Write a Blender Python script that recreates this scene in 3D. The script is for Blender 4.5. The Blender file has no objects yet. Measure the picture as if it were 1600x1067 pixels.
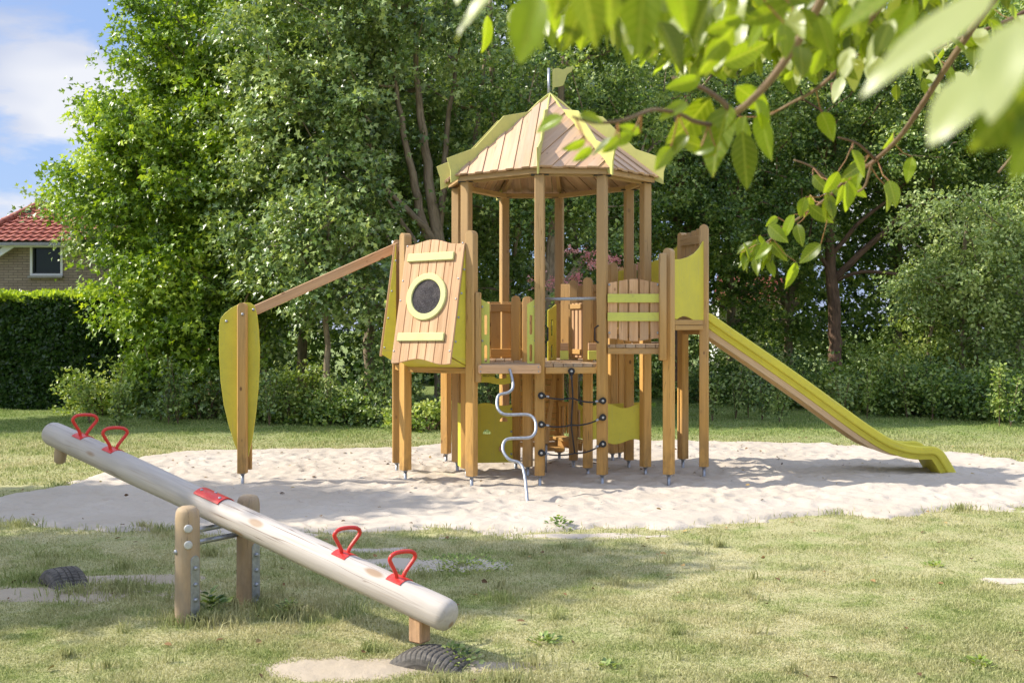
import bpy, math, random
import numpy as np
from mathutils import Vector, Matrix
from mathutils.geometry import tessellate_polygon
random.seed(7); rng = np.random.default_rng(11)
scene = bpy.context.scene
COL = scene.collection
FPX, CY, EYE = 1700.0, 507.0, 1.555           # photograph's focal length and horizon in its own pixels, eye height
R = math.radians

def W(px, py, d):                              # survey point: image direction at depth d -> world metres
    return Vector(((px-800)/FPX*d, d, EYE-(py-CY)/FPX*d))
def P2(px, d): return ((px-800)/FPX*d, d)
def G(px, py):
    d = FPX*EYE/(py-CY); return ((px-800)/FPX*d, d)

# ------------------------------------------------------------------ mesh builder
class MB:
    def __init__(s): s.v=[]; s.f=[]; s.lc=[]; s.rn=[]; s.sm=[]
    def add(s, vs, fs, lcs=None, smooth=False, rn=None):
        b=len(s.v); off=Vector((random.uniform(0,60), random.uniform(0,60), random.uniform(0,60))) 
        rn = random.random() if rn is None else rn
        s.v += [tuple(p) for p in vs]
        s.lc += [tuple(Vector(l)+off) for l in (lcs if lcs is not None else vs)]
        s.rn += [rn]*len(vs)
        s.f += [tuple(b+i for i in f) for f in fs]; s.sm += [smooth]*len(fs)
        return s
    def box(s, c, ax, ay, az, sx, sy, sz):      # grain runs along ax
        c,ax,ay,az=Vector(c),Vector(ax).normalized(),Vector(ay).normalized(),Vector(az).normalized()
        vs=[];ls=[]
        for i in (-.5,.5):
            for j in (-.5,.5):
                for k in (-.5,.5):
                    vs.append(c+ax*i*sx+ay*j*sy+az*k*sz); ls.append((i*sx,j*sy,k*sz))
        return s.add(vs,[(0,1,3,2),(4,6,7,5),(0,4,5,1),(2,3,7,6),(0,2,6,4),(1,5,7,3)],ls)
    def beam(s, p0, p1, w, h, up=(0,0,1)):
        p0,p1=Vector(p0),Vector(p1); a=(p1-p0); L=a.length; a.normalize()
        sd=a.cross(Vector(up)).normalized(); u=sd.cross(a)
        return s.box((p0+p1)/2,a,sd,u,L,w,h)
    def prism(s, outer, O, U, V, t, holes=(), grain='v', n0=None):
        O,U,V=Vector(O),Vector(U).normalized(),Vector(V).normalized(); N=U.cross(V).normalized()
        loops=[list(outer)]+[list(h) for h in holes]
        flat=[p for l in loops for p in l]; n=len(flat)
        tris=tessellate_polygon([[Vector((p[0],p[1],0)) for p in l] for l in loops])
        lo,hi=(-t/2,t/2) if n0 is None else (n0,n0+t)
        vs=[O+U*p[0]+V*p[1]+N*lo for p in flat]+[O+U*p[0]+V*p[1]+N*hi for p in flat]
        g=(lambda p,w:(p[1],p[0],w)) if grain=='v' else (lambda p,w:(p[0],p[1],w))
        ls=[g(p,0) for p in flat]+[g(p,t) for p in flat]
        fs=[]
        for a,b,c in tris:
            pa,pb,pc=flat[a],flat[b],flat[c]
            ccw=(pb[0]-pa[0])*(pc[1]-pa[1])-(pb[1]-pa[1])*(pc[0]-pa[0])>0
            if not ccw: b,c=c,b
            fs.append((a+n,b+n,c+n)); fs.append((c,b,a))
        k=0
        for li,l in enumerate(loops):
            m=len(l); area=sum(l[i][0]*l[(i+1)%m][1]-l[(i+1)%m][0]*l[i][1] for i in range(m))
            fl=(area>0)!=(li>0)
            for i in range(m):
                a,b=k+i,k+(i+1)%m
                fs.append((a,b,b+n,a+n) if fl else (b,a,a+n,b+n))
            k+=m
        return s.add(vs,fs,ls)
    def tube(s, pts, r, seg=10, caps=True, smooth=True, closed=False):
        pts=[Vector(p) for p in pts]; n=len(pts)
        rr=[r]*n if not hasattr(r,'__len__') else list(r)
        vs=[];ls=[];fs=[]; L=0; prev=None
        for i,p in enumerate(pts):
            if closed: t=(pts[(i+1)%n]-pts[i-1])
            else: t=(pts[min(i+1,n-1)]-pts[max(i-1,0)])
            t=t.normalized() if t.length>1e-9 else Vector((0,0,1))
            if prev is None:
                a=Vector((0,0,1)) if abs(t.z)<.9 else Vector((1,0,0))
                u=t.cross(a).normalized()
            else:
                u=(prev-t*prev.dot(t)); u=u.normalized() if u.length>1e-6 else t.orthogonal().normalized()
            prev=u; w=t.cross(u)
            if i: L+=(p-pts[i-1]).length
            for k in range(seg):
                th=2*math.pi*k/seg
                vs.append(p+(u*math.cos(th)+w*math.sin(th))*rr[i]); ls.append((L,rr[i]*math.cos(th),rr[i]*math.sin(th)))
        m=n if closed else n-1
        for i in range(m):
            for k in range(seg):
                a=i*seg+k; b=i*seg+(k+1)%seg; c=((i+1)%n)*seg+(k+1)%seg; d=((i+1)%n)*seg+k
                fs.append((a,b,c,d))
        if caps and not closed:
            fs.append(tuple(range(seg-1,-1,-1))); fs.append(tuple((n-1)*seg+k for k in range(seg)))
        return s.add(vs,fs,ls,smooth)
    def bolt(s, p, n, r=.012, h=.008):
        p,n=Vector(p),Vector(n).normalized()
        return s.tube([p-n*.004,p+n*h*.5,p+n*h],[r,r,r*.55],seg=8)
    def build(s, name, mat, parent=None, bevel=0, seg=1):
        me=bpy.data.meshes.new(name)
        org=root_loc(parent) if parent else Vector((0,0,0))
        me.from_pydata([tuple(Vector(p)-org) for p in s.v],[],s.f)
        at=me.attributes.new('lc','FLOAT_VECTOR','POINT'); at.data.foreach_set('vector',np.array(s.lc,dtype=np.float32).ravel())
        at=me.attributes.new('rnd','FLOAT','POINT'); at.data.foreach_set('value',np.array(s.rn,dtype=np.float32))
        me.polygons.foreach_set('use_smooth',s.sm)
        me.materials.append(mat); me.update()
        o=bpy.data.objects.new(name,me); COL.objects.link(o)
        if parent: o.parent=parent
        if bevel:
            m=o.modifiers.new('bevel','BEVEL'); m.width=bevel; m.segments=seg; m.limit_method='ANGLE'; m.angle_limit=R(40)
        return o

def root_loc(o):
    v=Vector((0,0,0))
    while o: v+=o.location; o=o.parent
    return v
def tag(o,label=None,cat=None,group=None,kind=None):
    if label: o['label']=label
    if cat: o['category']=cat
    if group: o['group']=group
    if kind: o['kind']=kind
    return o
def empty(name,loc,label,cat,group=None):
    o=bpy.data.objects.new(name,None); COL.objects.link(o); o.location=loc; o.empty_display_size=.2
    return tag(o,label,cat,group)

def fast_mesh(name, V, Fq, mat, parent=None, attrs=None, smooth=False):
    """V (n,3); Fq (m,k) faces all of k corners."""
    org=np.array(root_loc(parent)) if parent else np.zeros(3)
    me=bpy.data.meshes.new(name); V=np.asarray(V,dtype=np.float32)-org.astype(np.float32)
    m,k=Fq.shape
    me.vertices.add(len(V)); me.vertices.foreach_set('co',V.ravel())
    me.loops.add(m*k); me.loops.foreach_set('vertex_index',Fq.astype(np.int32).ravel())
    me.polygons.add(m); me.polygons.foreach_set('loop_start',np.arange(0,m*k,k,dtype=np.int32))
    try: me.polygons.foreach_set('loop_total',np.full(m,k,dtype=np.int32))
    except Exception: pass
    me.polygons.foreach_set('use_smooth',np.full(m,smooth))
    for nm,a in (attrs or {}).items():
        if a.ndim==1:
            at=me.attributes.new(nm,'FLOAT','POINT'); at.data.foreach_set('value',a.astype(np.float32))
        else:
            at=me.attributes.new(nm,'FLOAT_VECTOR','POINT'); at.data.foreach_set('vector',a.astype(np.float32).ravel())
    me.update(calc_edges=True); me.materials.append(mat)
    o=bpy.data.objects.new(name,me); COL.objects.link(o)
    if parent: o.parent=parent
    return o

def clip(poly, nx, ny, c):                      # keep nx*x+ny*y<=c
    out=[];n=len(poly)
    for i in range(n):
        a,b=poly[i],poly[(i+1)%n]; da=nx*a[0]+ny*a[1]-c; db=nx*b[0]+ny*b[1]-c
        if da<=0: out.append(a)
        if (da<0)!=(db<0) and abs(da-db)>1e-12:
            t=da/(da-db); out.append((a[0]+(b[0]-a[0])*t,a[1]+(b[1]-a[1])*t))
    return out
def strips(poly, ang, w, gap=.004):
    nx,ny=-math.sin(ang),math.cos(ang); ds=[nx*p[0]+ny*p[1] for p in poly]; d=min(ds); out=[]
    while d<max(ds):
        q=clip(clip(poly,nx,ny,d+w-gap),-nx,-ny,-d)
        if len(q)>2:
            ar=abs(sum(q[i][0]*q[(i+1)%len(q)][1]-q[(i+1)%len(q)][0]*q[i][1] for i in range(len(q))))/2
            if ar>2e-4: out.append(q)
        d+=w
    return out

# ------------------------------------------------------------------ materials
def bolts(lst,parent,r=.012,h=.008,name='bolt',mat='steel'):
    for p,n in lst:
        m=MB(); m.bolt(p,n,r,h); m.build(name,M[mat],parent)
class NT:
    def __init__(s,name):
        s.m=bpy.data.materials.new(name); s.m.use_nodes=True; s.t=s.m.node_tree; s.t.nodes.clear()
        s.out=s.t.nodes.new('ShaderNodeOutputMaterial')
    def n(s,typ,**kw):
        nd=s.t.nodes.new(typ)
        for k,v in kw.items():
            if k.startswith('i_'):
                key=k[2:]; key=int(key) if key.isdigit() else key.replace('_',' ')
                s.set(nd.inputs[key],v)
            else: setattr(nd,k,v)
        return nd
    def set(s,inp,v):
        if isinstance(v,bpy.types.NodeSocket): s.t.links.new(v,inp)
        else: inp.default_value=v
    def mix(s,f,a,b,mode='MIX'):
        nd=s.t.nodes.new('ShaderNodeMix'); nd.data_type='RGBA'; nd.blend_type=mode; nd.clamp_factor=True
        s.set(nd.inputs[0],f); s.set(nd.inputs[6],a if not isinstance(a,tuple) else (*a,1)); s.set(nd.inputs[7],b if not isinstance(b,tuple) else (*b,1))
        return nd.outputs[2]
    def ramp(s,f,stops):
        nd=s.t.nodes.new('ShaderNodeValToRGB'); cr=nd.color_ramp
        while len(cr.elements)<len(stops): cr.elements.new(.5)
        for e,(p,c) in zip(cr.elements,stops):
            e.position=p; e.color=(*c,1) if isinstance(c,tuple) else (c,c,c,1)
        s.set(nd.inputs[0],f); return nd.outputs[0]
    def attr(s,nm): return s.n('ShaderNodeAttribute',attribute_name=nm)
    def mp(s,vec,scale):
        nd=s.n('ShaderNodeMapping'); s.set(nd.inputs[0],vec); nd.inputs['Scale'].default_value=scale; return nd.outputs[0]
    def noise(s,vec,scale,detail=4,rough=.55,dist=0):
        nd=s.n('ShaderNodeTexNoise'); s.set(nd.inputs['Vector'],vec); nd.inputs['Scale'].default_value=scale
        nd.inputs['Detail'].default_value=detail; nd.inputs['Roughness'].default_value=rough; nd.inputs['Distortion'].default_value=dist
        return nd.outputs[0]
    def bump(s,h,strength=.3,dist=.01):
        nd=s.n('ShaderNodeBump'); s.set(nd.inputs['Height'],h); nd.inputs['Strength'].default_value=strength; nd.inputs['Distance'].default_value=dist
        return nd.outputs[0]
    def pbsdf(s,col,rough=.6,spec=.5,metal=0,normal=None,**kw):
        nd=s.n('ShaderNodeBsdfPrincipled'); s.set(nd.inputs['Base Color'],col if not isinstance(col,tuple) else (*col,1))
        s.set(nd.inputs['Roughness'],rough); nd.inputs['Specular IOR Level'].default_value=spec; nd.inputs['Metallic'].default_value=metal
        if normal is not None: s.set(nd.inputs['Normal'],normal)
        for k,v in kw.items(): s.set(nd.inputs[k.replace('_',' ')],v)
        return nd.outputs[0]
    def done(s,sh): s.t.links.new(sh,s.out.inputs[0]); return s.m

def wood(name, light, dark, knot, rough=.65, grey=None, greyamt=0.0, contrast=1.0, top=None):
    t=NT(name); lc=t.attr('lc').outputs['Vector']; rnd=t.attr('rnd').outputs['Fac']
    g1=t.noise(t.mp(lc,(1.3,26,26)),1,5,.6,.6)
    g2=t.noise(t.mp(lc,(4,140,140)),1,3,.6)
    br=t.noise(t.mp(lc,(.9,3,3)),1,2)
    f=t.ramp(g1,[(.36,0.),(.66,1.)])
    c=t.mix(f,light,dark)
    c=t.mix(t.ramp(g2,[(.4,0.),(.75,.45*contrast)]),c,dark)
    c=t.mix(t.ramp(br,[(.35,0.),(.7,.4)]),c,tuple(x*1.18 for x in light))
    vo=t.n('ShaderNodeTexVoronoi'); t.set(vo.inputs['Vector'],t.mp(lc,(5.5,9,9))); vo.inputs['Scale'].default_value=1
    kn=t.n('ShaderNodeMath',operation='MULTIPLY'); t.set(kn.inputs[0],t.ramp(vo.outputs['Distance'],[(.09,1.),(.15,0.)])); t.set(kn.inputs[1],t.ramp(t.n('ShaderNodeSeparateColor',i_0=vo.outputs['Color']).outputs[0],[(.62,0.),(.66,.85)]))
    c=t.mix(kn.outputs[0],c,knot)
    tint=t.ramp(rnd,[(0.,.78),(1.,1.12)])
    c=t.mix(1.0,c,tint,'MULTIPLY')
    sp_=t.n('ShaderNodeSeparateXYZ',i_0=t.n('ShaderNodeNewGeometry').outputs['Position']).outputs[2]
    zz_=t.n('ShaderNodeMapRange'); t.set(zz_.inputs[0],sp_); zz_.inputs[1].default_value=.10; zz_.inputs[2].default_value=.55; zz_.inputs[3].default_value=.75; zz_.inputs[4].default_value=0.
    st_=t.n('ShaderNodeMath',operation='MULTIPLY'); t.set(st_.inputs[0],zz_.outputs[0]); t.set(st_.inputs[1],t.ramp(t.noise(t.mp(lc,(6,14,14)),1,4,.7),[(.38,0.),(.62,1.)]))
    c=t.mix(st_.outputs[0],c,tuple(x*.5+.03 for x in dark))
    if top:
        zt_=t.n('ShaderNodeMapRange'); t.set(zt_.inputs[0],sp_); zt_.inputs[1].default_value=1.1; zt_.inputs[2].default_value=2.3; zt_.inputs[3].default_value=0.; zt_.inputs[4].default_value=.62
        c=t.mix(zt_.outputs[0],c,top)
    ck=t.ramp(t.noise(t.mp(lc,(.9,30,30)),1,2,.5,.2),[(.487,0.),(.5,1.),(.513,0.)]); cm=t.ramp(t.noise(t.mp(lc,(1.1,5,5)),1,1),[(.5,0.),(.58,.75)])
    k2=t.n('ShaderNodeMath',operation='MULTIPLY'); t.set(k2.inputs[0],ck); t.set(k2.inputs[1],cm); c=t.mix(k2.outputs[0],c,tuple(x*.35 for x in dark))
    gs=t.noise(t.mp(lc,(.7,3,3)),1,3); c=t.mix(t.ramp(gs,[(.5,0.),(.72,.35)]),c,(.42,.33,.23))
    if grey:
        gn=t.noise(t.mp(lc,(1.0,5,5)),1.3,4,.6)
        c=t.mix(t.ramp(gn,[(.35,0.),(.65,greyamt)]),c,grey)
    return t.done(t.pbsdf(c,rough,.35,normal=t.bump(g1,.25,.004)))

M={}
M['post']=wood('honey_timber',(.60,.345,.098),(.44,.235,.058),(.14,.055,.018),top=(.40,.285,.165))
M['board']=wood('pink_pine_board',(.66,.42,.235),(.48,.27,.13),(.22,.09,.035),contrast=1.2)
M['pale']=wood('bounce_lit_slide_timber',(.78,.56,.32),(.62,.41,.21),(.35,.18,.08))  # lightened timber tone, painting in light bounced off the sand
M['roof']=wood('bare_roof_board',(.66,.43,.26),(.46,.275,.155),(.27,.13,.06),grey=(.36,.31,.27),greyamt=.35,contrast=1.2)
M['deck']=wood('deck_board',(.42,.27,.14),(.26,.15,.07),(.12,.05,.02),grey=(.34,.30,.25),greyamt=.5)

def wood_log():
    t=NT('weathered_log'); lc=t.attr('lc').outputs['Vector']
    g=t.noise(t.mp(lc,(1.1,20,20)),1,5,.6,.5); br=t.noise(t.mp(lc,(2.2,5,5)),1,4,.6,.4); f2=t.noise(t.mp(lc,(3,90,90)),1,3)
    c=t.mix(t.ramp(g,[(.38,0.),(.68,.7)]),(.50,.455,.405),(.33,.295,.26))
    c=t.mix(t.ramp(br,[(.5,0.),(.72,.55)]),c,(.36,.33,.30))
    c=t.mix(t.ramp(f2,[(.56,0.),(.7,.35)]),c,(.33,.24,.16))
    vo=t.n('ShaderNodeTexVoronoi'); t.set(vo.inputs['Vector'],t.mp(lc,(2.4,7,7))); vo.inputs['Scale'].default_value=1
    c=t.mix(t.ramp(vo.outputs['Distance'],[(.1,.9),(.17,0.)]),c,(.30,.20,.12))
    cr=t.noise(t.mp(lc,(.7,24,24)),1,2,.5,.3)
    crk=t.ramp(cr,[(.485,0.),(.5,1.),(.515,0.)])
    msk=t.ramp(t.noise(t.mp(lc,(1.2,6,6)),1,1),[(.45,0.),(.55,.9)])
    mm=t.n('ShaderNodeMath',operation='MULTIPLY'); t.set(mm.inputs[0],crk); t.set(mm.inputs[1],msk)
    c=t.mix(mm.outputs[0],c,(.16,.11,.08))
    return t.done(t.pbsdf(c,.6,.35,normal=t.bump(g,.3,.006)))
M['log']=wood_log()
M['pole']=wood('round_larch_post',(.47,.33,.18),(.33,.21,.10),(.17,.09,.04),grey=(.38,.33,.26),greyamt=.5)

def plastic(name,col,var=.10,rough=.42,spec=.32):
    t=NT(name); lc=t.attr('lc').outputs['Vector']
    n=t.noise(lc,5,5,.65); n2=t.noise(lc,60,3,.6); st=t.noise(t.mp(lc,(2.2,34,34)),1,4)
    c=t.mix(t.ramp(n,[(.3,0.),(.7,1.)]),tuple(x*(1-var) for x in col),tuple(min(1,x*(1+var*.5)) for x in col))
    c=t.mix(t.ramp(n2,[(.60,0.),(.72,.35)]),c,(.30,.26,.14))
    c=t.mix(t.ramp(st,[(.58,0.),(.75,.28)]),c,(.34,.31,.20))
    return t.done(t.pbsdf(c,t.ramp(n,[(.3,rough),(.7,rough+.18)]),spec,normal=t.bump(n2,.05,.002)))
M['yellow']=plastic('mustard_panel',(.63,.555,.062))
M['lime']=plastic('lime_board',(.58,.59,.12))
M['cream']=plastic('pale_lime_ring',(.62,.61,.27),.05)
M['fin']=plastic('olive_lime_fin',(.54,.53,.17))
M['slide']=plastic('slide_shell',(.66,.59,.062),.08,.32)
M['red']=plastic('red_enamel',(.62,.025,.018),.1,.28,.6)
def steel():
    t=NT('galvanised_steel'); lc=t.attr('lc').outputs['Vector']
    n=t.noise(lc,45,4,.6)
    return t.done(t.pbsdf(t.ramp(n,[(.3,(.28,.30,.33)),(.7,(.44,.46,.49))]),t.ramp(n,[(.3,.32),(.7,.5)]),.5,metal=.75))
M['steel']=steel()
def simple(name,col,rough=.6,spec=.4,metal=0,scale=30,var=.25):
    t=NT(name); tc=t.n('ShaderNodeTexCoord').outputs['Object']; n=t.noise(tc,scale,4,.6)
    c=t.mix(t.ramp(n,[(.3,0.),(.7,1.)]),tuple(x*(1-var) for x in col),tuple(x*(1+var*.6) for x in col))
    return t.done(t.pbsdf(c,rough,spec,metal=metal,normal=t.bump(n,.15,.004)))
M['black']=simple('black_rubber_rope',(.018,.018,.02),.5)
M['white']=simple('white_paint',(.75,.75,.73),.4,var=.06)
M['dark']=simple('dark_frame',(.02,.025,.03),.4)
M['knobw']=simple('pale_cap',(.55,.55,.52),.4)
def glass_mesh():
    t=NT('dark_mesh_glass'); lc=t.attr('lc').outputs['Vector']
    n=t.noise(lc,9,5,.7); v=t.n('ShaderNodeTexVoronoi'); t.set(v.inputs['Vector'],lc); v.inputs['Scale'].default_value=110
    c=t.mix(t.ramp(n,[(.45,0.),(.7,.6)]),(.05,.045,.05),(.14,.12,.12))
    c=t.mix(t.ramp(v.outputs['Distance'],[(.12,.6),(.3,0.)]),c,(.35,.34,.36))
    return t.done(t.pbsdf(c,.12,.6))
M['glass']=glass_mesh()
def tyre():
    t=NT('worn_tyre_rubber'); lc=t.attr('lc').outputs['Vector']
    n=t.noise(lc,14,5,.6)
    c=t.mix(t.ramp(n,[(.35,0.),(.7,.8)]),(.07,.065,.058),(.19,.17,.145))
    return t.done(t.pbsdf(c,.75,.3,normal=t.bump(n,.2,.004)))
M['tyre']=tyre()

def leafmat(name,c0,c1,c2,trans=.40,rough=.42,spec=.5,under=None,tcol=None):
    t=NT(name); rnd=t.attr('rnd').outputs['Fac']
    pos=t.n('ShaderNodeNewGeometry')
    n=t.noise(pos.outputs['Position'],.9,3,.6)
    c=t.ramp(rnd,[(0.,c0),(.55,c1),(1.,c2)])
    c=t.mix(t.ramp(n,[(.4,0.),(.75,.28)]),c,c1)
    if under:
        c=t.mix(pos.outputs['Backfacing'],c,t.mix(.6,c,under))
    b=t.pbsdf(c,rough,spec)
    tr=t.n('ShaderNodeBsdfTranslucent')
    tc=t.mix(1.0,c,tcol or (1.5,1.45,.5),'MULTIPLY'); t.set(tr.inputs[0],tc)
    mx=t.n('ShaderNodeMixShader'); mx.inputs[0].default_value=trans
    t.set(mx.inputs[1],b); t.set(mx.inputs[2],tr.outputs[0]); return t.done(mx.outputs[0])
M['l_maple']=leafmat('maple_leaf_yellowgreen',(.028,.070,.010),(.20,.33,.028),(.54,.66,.08),.33,.38,.6)  # tree and shrub leaf tones: lit and dark contrast put into the colour
M['l_grey']=leafmat('maple_leaf_greygreen',(.026,.062,.018),(.18,.29,.065),(.56,.66,.25),.33,.36,.8,under=(.22,.28,.13))
M['l_dark']=leafmat('dark_leaf',(.018,.046,.010),(.12,.215,.040),(.46,.56,.16),.33,.36,.65)
M['l_pale']=leafmat('pale_willowy_leaf',(.035,.075,.015),(.23,.33,.085),(.56,.64,.26),.33,.40,.6,under=(.26,.32,.16))
M['l_shrub']=leafmat('undergrowth_leaf',(.022,.055,.010),(.12,.21,.040),(.44,.53,.16),.32,.38,.6)
M['l_bright']=leafmat('fresh_shrub_leaf',(.08,.14,.025),(.26,.36,.07),(.55,.60,.20),.32,.42,.5)
M['l_hedge']=leafmat('laurel_leaf',(0.023,0.055,0.013),(0.042,0.091,0.018),(0.078,0.143,0.026),.22,.26,.6)
M['l_hedgetop']=leafmat('sunlit_laurel_leaf',(.22,.32,.04),(.36,.48,.06),(.5,.6,.1),.45,.3,.6) if True else leafmat('sunlit_laurel_leaf',(0.140,0.238,0.028),(0.210,0.322,0.042),(0.308,0.420,0.070),.4,.3,.6)  # lighter copy of the hedge leaf, painting the sunlit top
M['petal']=leafmat('pink_petal',(.62,.22,.24),(.70,.32,.32),(.75,.45,.42),.3,.6,.3,tcol=(1.1,.9,.9))
def bark(name,a,b):
    t=NT(name); lc=t.attr('lc').outputs['Vector']
    n=t.noise(t.mp(lc,(5,26,26)),1,5,.65,.4); n2=t.noise(t.mp(lc,(1.5,8,8)),1,3)
    c=t.mix(t.ramp(n,[(.35,0.),(.65,1.)]),a,b)
    c=t.mix(t.ramp(n2,[(.45,0.),(.7,.5)]),c,tuple((x+y)/2*1.3 for x,y in zip(a,b)))
    return t.done(t.pbsdf(c,.85,.2,normal=t.bump(n,.6,.02)))
M['bark']=bark('grey_brown_bark',(.36,.29,.20),(.15,.115,.075))
M['bark2']=bark('red_brown_bark',(.26,.16,.105),(.09,.058,.04))
M['twig']=bark('twig_bark',(.22,.16,.10),(.12,.07,.05))
# ================================================================== PLAY TOWER
TW=empty('play_tower',(.395,11.37,0),'wooden climbing tower with peaked plank roof, yellow slide and porthole panel standing in the sand','play tower')
ZD=1.18                                         # main deck
CEN=Vector((.395,11.37,0))

def cham(w,ch,rot):
    h=w/2; pts=[(h,-h+ch),(h,h-ch),(h-ch,h),(-h+ch,h),(-h,h-ch),(-h,-h+ch),(-h+ch,-h),(h-ch,-h)]
    c,s=math.cos(rot),math.sin(rot); return [(x*c-y*s,x*s+y*c) for x,y in pts],pts
def post(x,y,z0,z1,w=.092,rot=0.,dome=True,foot=True,name='post',mat='post',parent=TW,jx=0,jy=0):
    mb=MB(); sec,raw=cham(w,.008,rot)
    rings=[(z0,1.,1.),(z0+.004,1.,1.)]
    if dome:
        r=w*.5
        for k in range(7):
            a=k/6*math.pi/2; rings.append((z1-r+r*math.sin(a)*.98, max(math.cos(a),.12),1.))
    else: rings.append((z1,1.,1.))
    vs=[];ls=[];n=8; c,s=math.cos(rot),math.sin(rot)
    for z,k,_ in rings:
        for (rx,ry) in raw:
            X,Y=rx*k,ry; vs.append((x+X*c-Y*s,y+X*s+Y*c,z)); ls.append((z,rx,ry))
    fs=[]
    for i in range(len(rings)-1):
        for k in range(n):
            fs.append((i*n+k,i*n+(k+1)%n,(i+1)*n+(k+1)%n,(i+1)*n+k))
    fs.append(tuple(range(n-1,-1,-1))); b=(len(rings)-1)*n; fs.append(tuple(range(b,b+n)))
    mb.add(vs,fs,ls)
    o=mb.build(name,M[mat],parent)
    if foot:
        f=MB(); f.tube([(x,y,z0+.01),(x,y,-.15)],.017,12); f.tube([(x,y,z0-.012),(x,y,z0-.002)],.028,12)
        f.build('post_foot',M['steel'],o)
    return o
# posts carrying the roof
OCT=[P2(843.5,10.41),P2(941,10.47),P2(1008.5,11.05),P2(982.5,11.60),P2(874,12.30),P2(788,12.30),P2(714.5,11.44),P2(729,10.95)]
ROT=[-.16,-.40,.5,.15,-.25,.35,-.5,-.5]
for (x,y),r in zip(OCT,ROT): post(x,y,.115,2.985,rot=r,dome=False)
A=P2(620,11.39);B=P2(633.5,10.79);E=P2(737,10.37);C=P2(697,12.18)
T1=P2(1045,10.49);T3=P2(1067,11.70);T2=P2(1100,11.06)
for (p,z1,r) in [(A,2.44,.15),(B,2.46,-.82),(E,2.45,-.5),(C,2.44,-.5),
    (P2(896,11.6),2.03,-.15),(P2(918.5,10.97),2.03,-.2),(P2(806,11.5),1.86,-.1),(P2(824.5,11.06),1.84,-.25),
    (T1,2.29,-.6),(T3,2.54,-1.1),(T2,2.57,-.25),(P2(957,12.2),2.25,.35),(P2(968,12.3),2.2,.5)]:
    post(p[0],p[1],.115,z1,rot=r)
# square boards screwed to posts beside platforms
for (x0,x1,y0,y1,d) in [(743,752,457,597,10.36),(1030,1040.5,396,563,10.40)]:
    a=W(x0,y0,d); b=W(x1,y1,d); mb=MB(); mb.box(((a.x+b.x)/2,d,(a.z+b.z)/2),(0,0,1),(1,0,0),(0,1,0),a.z-b.z,b.x-a.x,.09)
    mb.build('post_board',M['post'],TW,bevel=.006)

# ---- decks
def deck(pts,z,th=.032,w=.095,ang=0.,name='deck',joist=True):
    mb=MB()
    ys=[p[1] for p in pts]
    for q in strips(pts,ang,w,.006): mb.prism(q,(0,0,z-th/2),(1,0,0),(0,1,0),th,grain='u' if abs(math.cos(ang))>.7 else 'v')
    return mb.build(name,M['deck'],TW,bevel=.002)
deck([OCT[0],OCT[1],(OCT[1][0],12.2),OCT[4],OCT[5],OCT[6],OCT[7]],ZD,ang=R(90))
mid=[(OCT[0][0]+.03,10.33),(OCT[0][0],OCT[0][1]+.06),OCT[7],(OCT[7][0]+.02,10.6),(E[0]+.06,10.33)]
deck([(E[0]+.05,10.34),(OCT[0][0],10.34),(OCT[0][0],OCT[0][1]+.05),(OCT[7][0]+.05,OCT[7][1]-.04)],ZD+.004,ang=0)
deck([E,OCT[7],OCT[6],C,A,B],ZD-.04,ang=R(60))
deck([(OCT[1][0]+.05,10.42),(T1[0]-.03,10.42),(T1[0]+.05,11.3),(OCT[2][0]+.06,11.1)],1.364,ang=R(90))
deck([(T1[0]+.04,10.52),T2,T3,(P2(1000,11.75))],1.555,ang=R(90))
deck([(OCT[2][0]+.06,11.12),(T1[0]+.04,11.32),P2(1046,12.1),P2(968,12.2),OCT[3]],1.364,ang=R(90))
def bm(p0,p1,w,h,mat='post',name='beam',bev=.004,up=(0,0,1)):
    mb=MB(); mb.beam(p0,p1,w,h,up); return mb.build(name,M[mat],TW,bevel=bev)
def edgebeam(a,b,z,h=.07,w=.045,**k): return bm((a[0],a[1],z-h/2),(b[0],b[1],z-h/2),w,h,**k)
edgebeam((OCT[0][0]+.05,10.43),(OCT[1][0]-.05,10.48),ZD-.034,.062)
edgebeam((OCT[1][0]+.05,10.455),(T1[0]-.08,10.455),1.330,.058)
edgebeam((T1[0]+.05,10.55),(T2[0]-.04,11.0),1.60,.05)
edgebeam((T1[0]+.05,10.56),(T2[0]-.04,11.01),1.545,.045,w=.06)
edgebeam(B,E,1.14,.055); edgebeam(A,B,1.14,.055); edgebeam(A,C,1.14,.06); edgebeam(C,OCT[6],1.14,.06)
edgebeam((OCT[1][0],10.5),(OCT[1][0],12.2),ZD-.036,.07); edgebeam(OCT[2],OCT[3],1.33,.06); edgebeam(OCT[4],OCT[5],ZD-.036,.07)
edgebeam(OCT[5],OCT[6],ZD-.036,.07); edgebeam(OCT[6],OCT[7],ZD-.036,.07); edgebeam(OCT[7],E,ZD-.04,.07)
edgebeam(T2,T3,1.52,.07)
for xx in (.35,.75): bm((xx,10.55,ZD-.075),(xx,12.2,ZD-.075),.045,.07)
# front step board with the pole fixing
fb=MB(); a=W(747,570,10.30); b=W(845.5,583.5,10.30)
x0,x1,z1,z0=a.x,b.x,a.z,b.z; ch=.012
fb.prism([(x0+ch,z0),(x1-ch,z0),(x1,z0+ch),(x1,z1-ch),(x1-ch,z1),(x0+ch,z1),(x0,z1-ch),(x0,z0+ch)],(0,10.30,0),(1,0,0),(0,0,1),.04,grain='u')
fo=fb.build('front_board',M['board'],TW,bevel=.004)
bolts([((x,10.279,z),(0,-1,0)) for x in (x0+.025,x1-.025) for z in (z0+.02,z1-.02)],fo,.007,.004,'screw')

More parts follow.
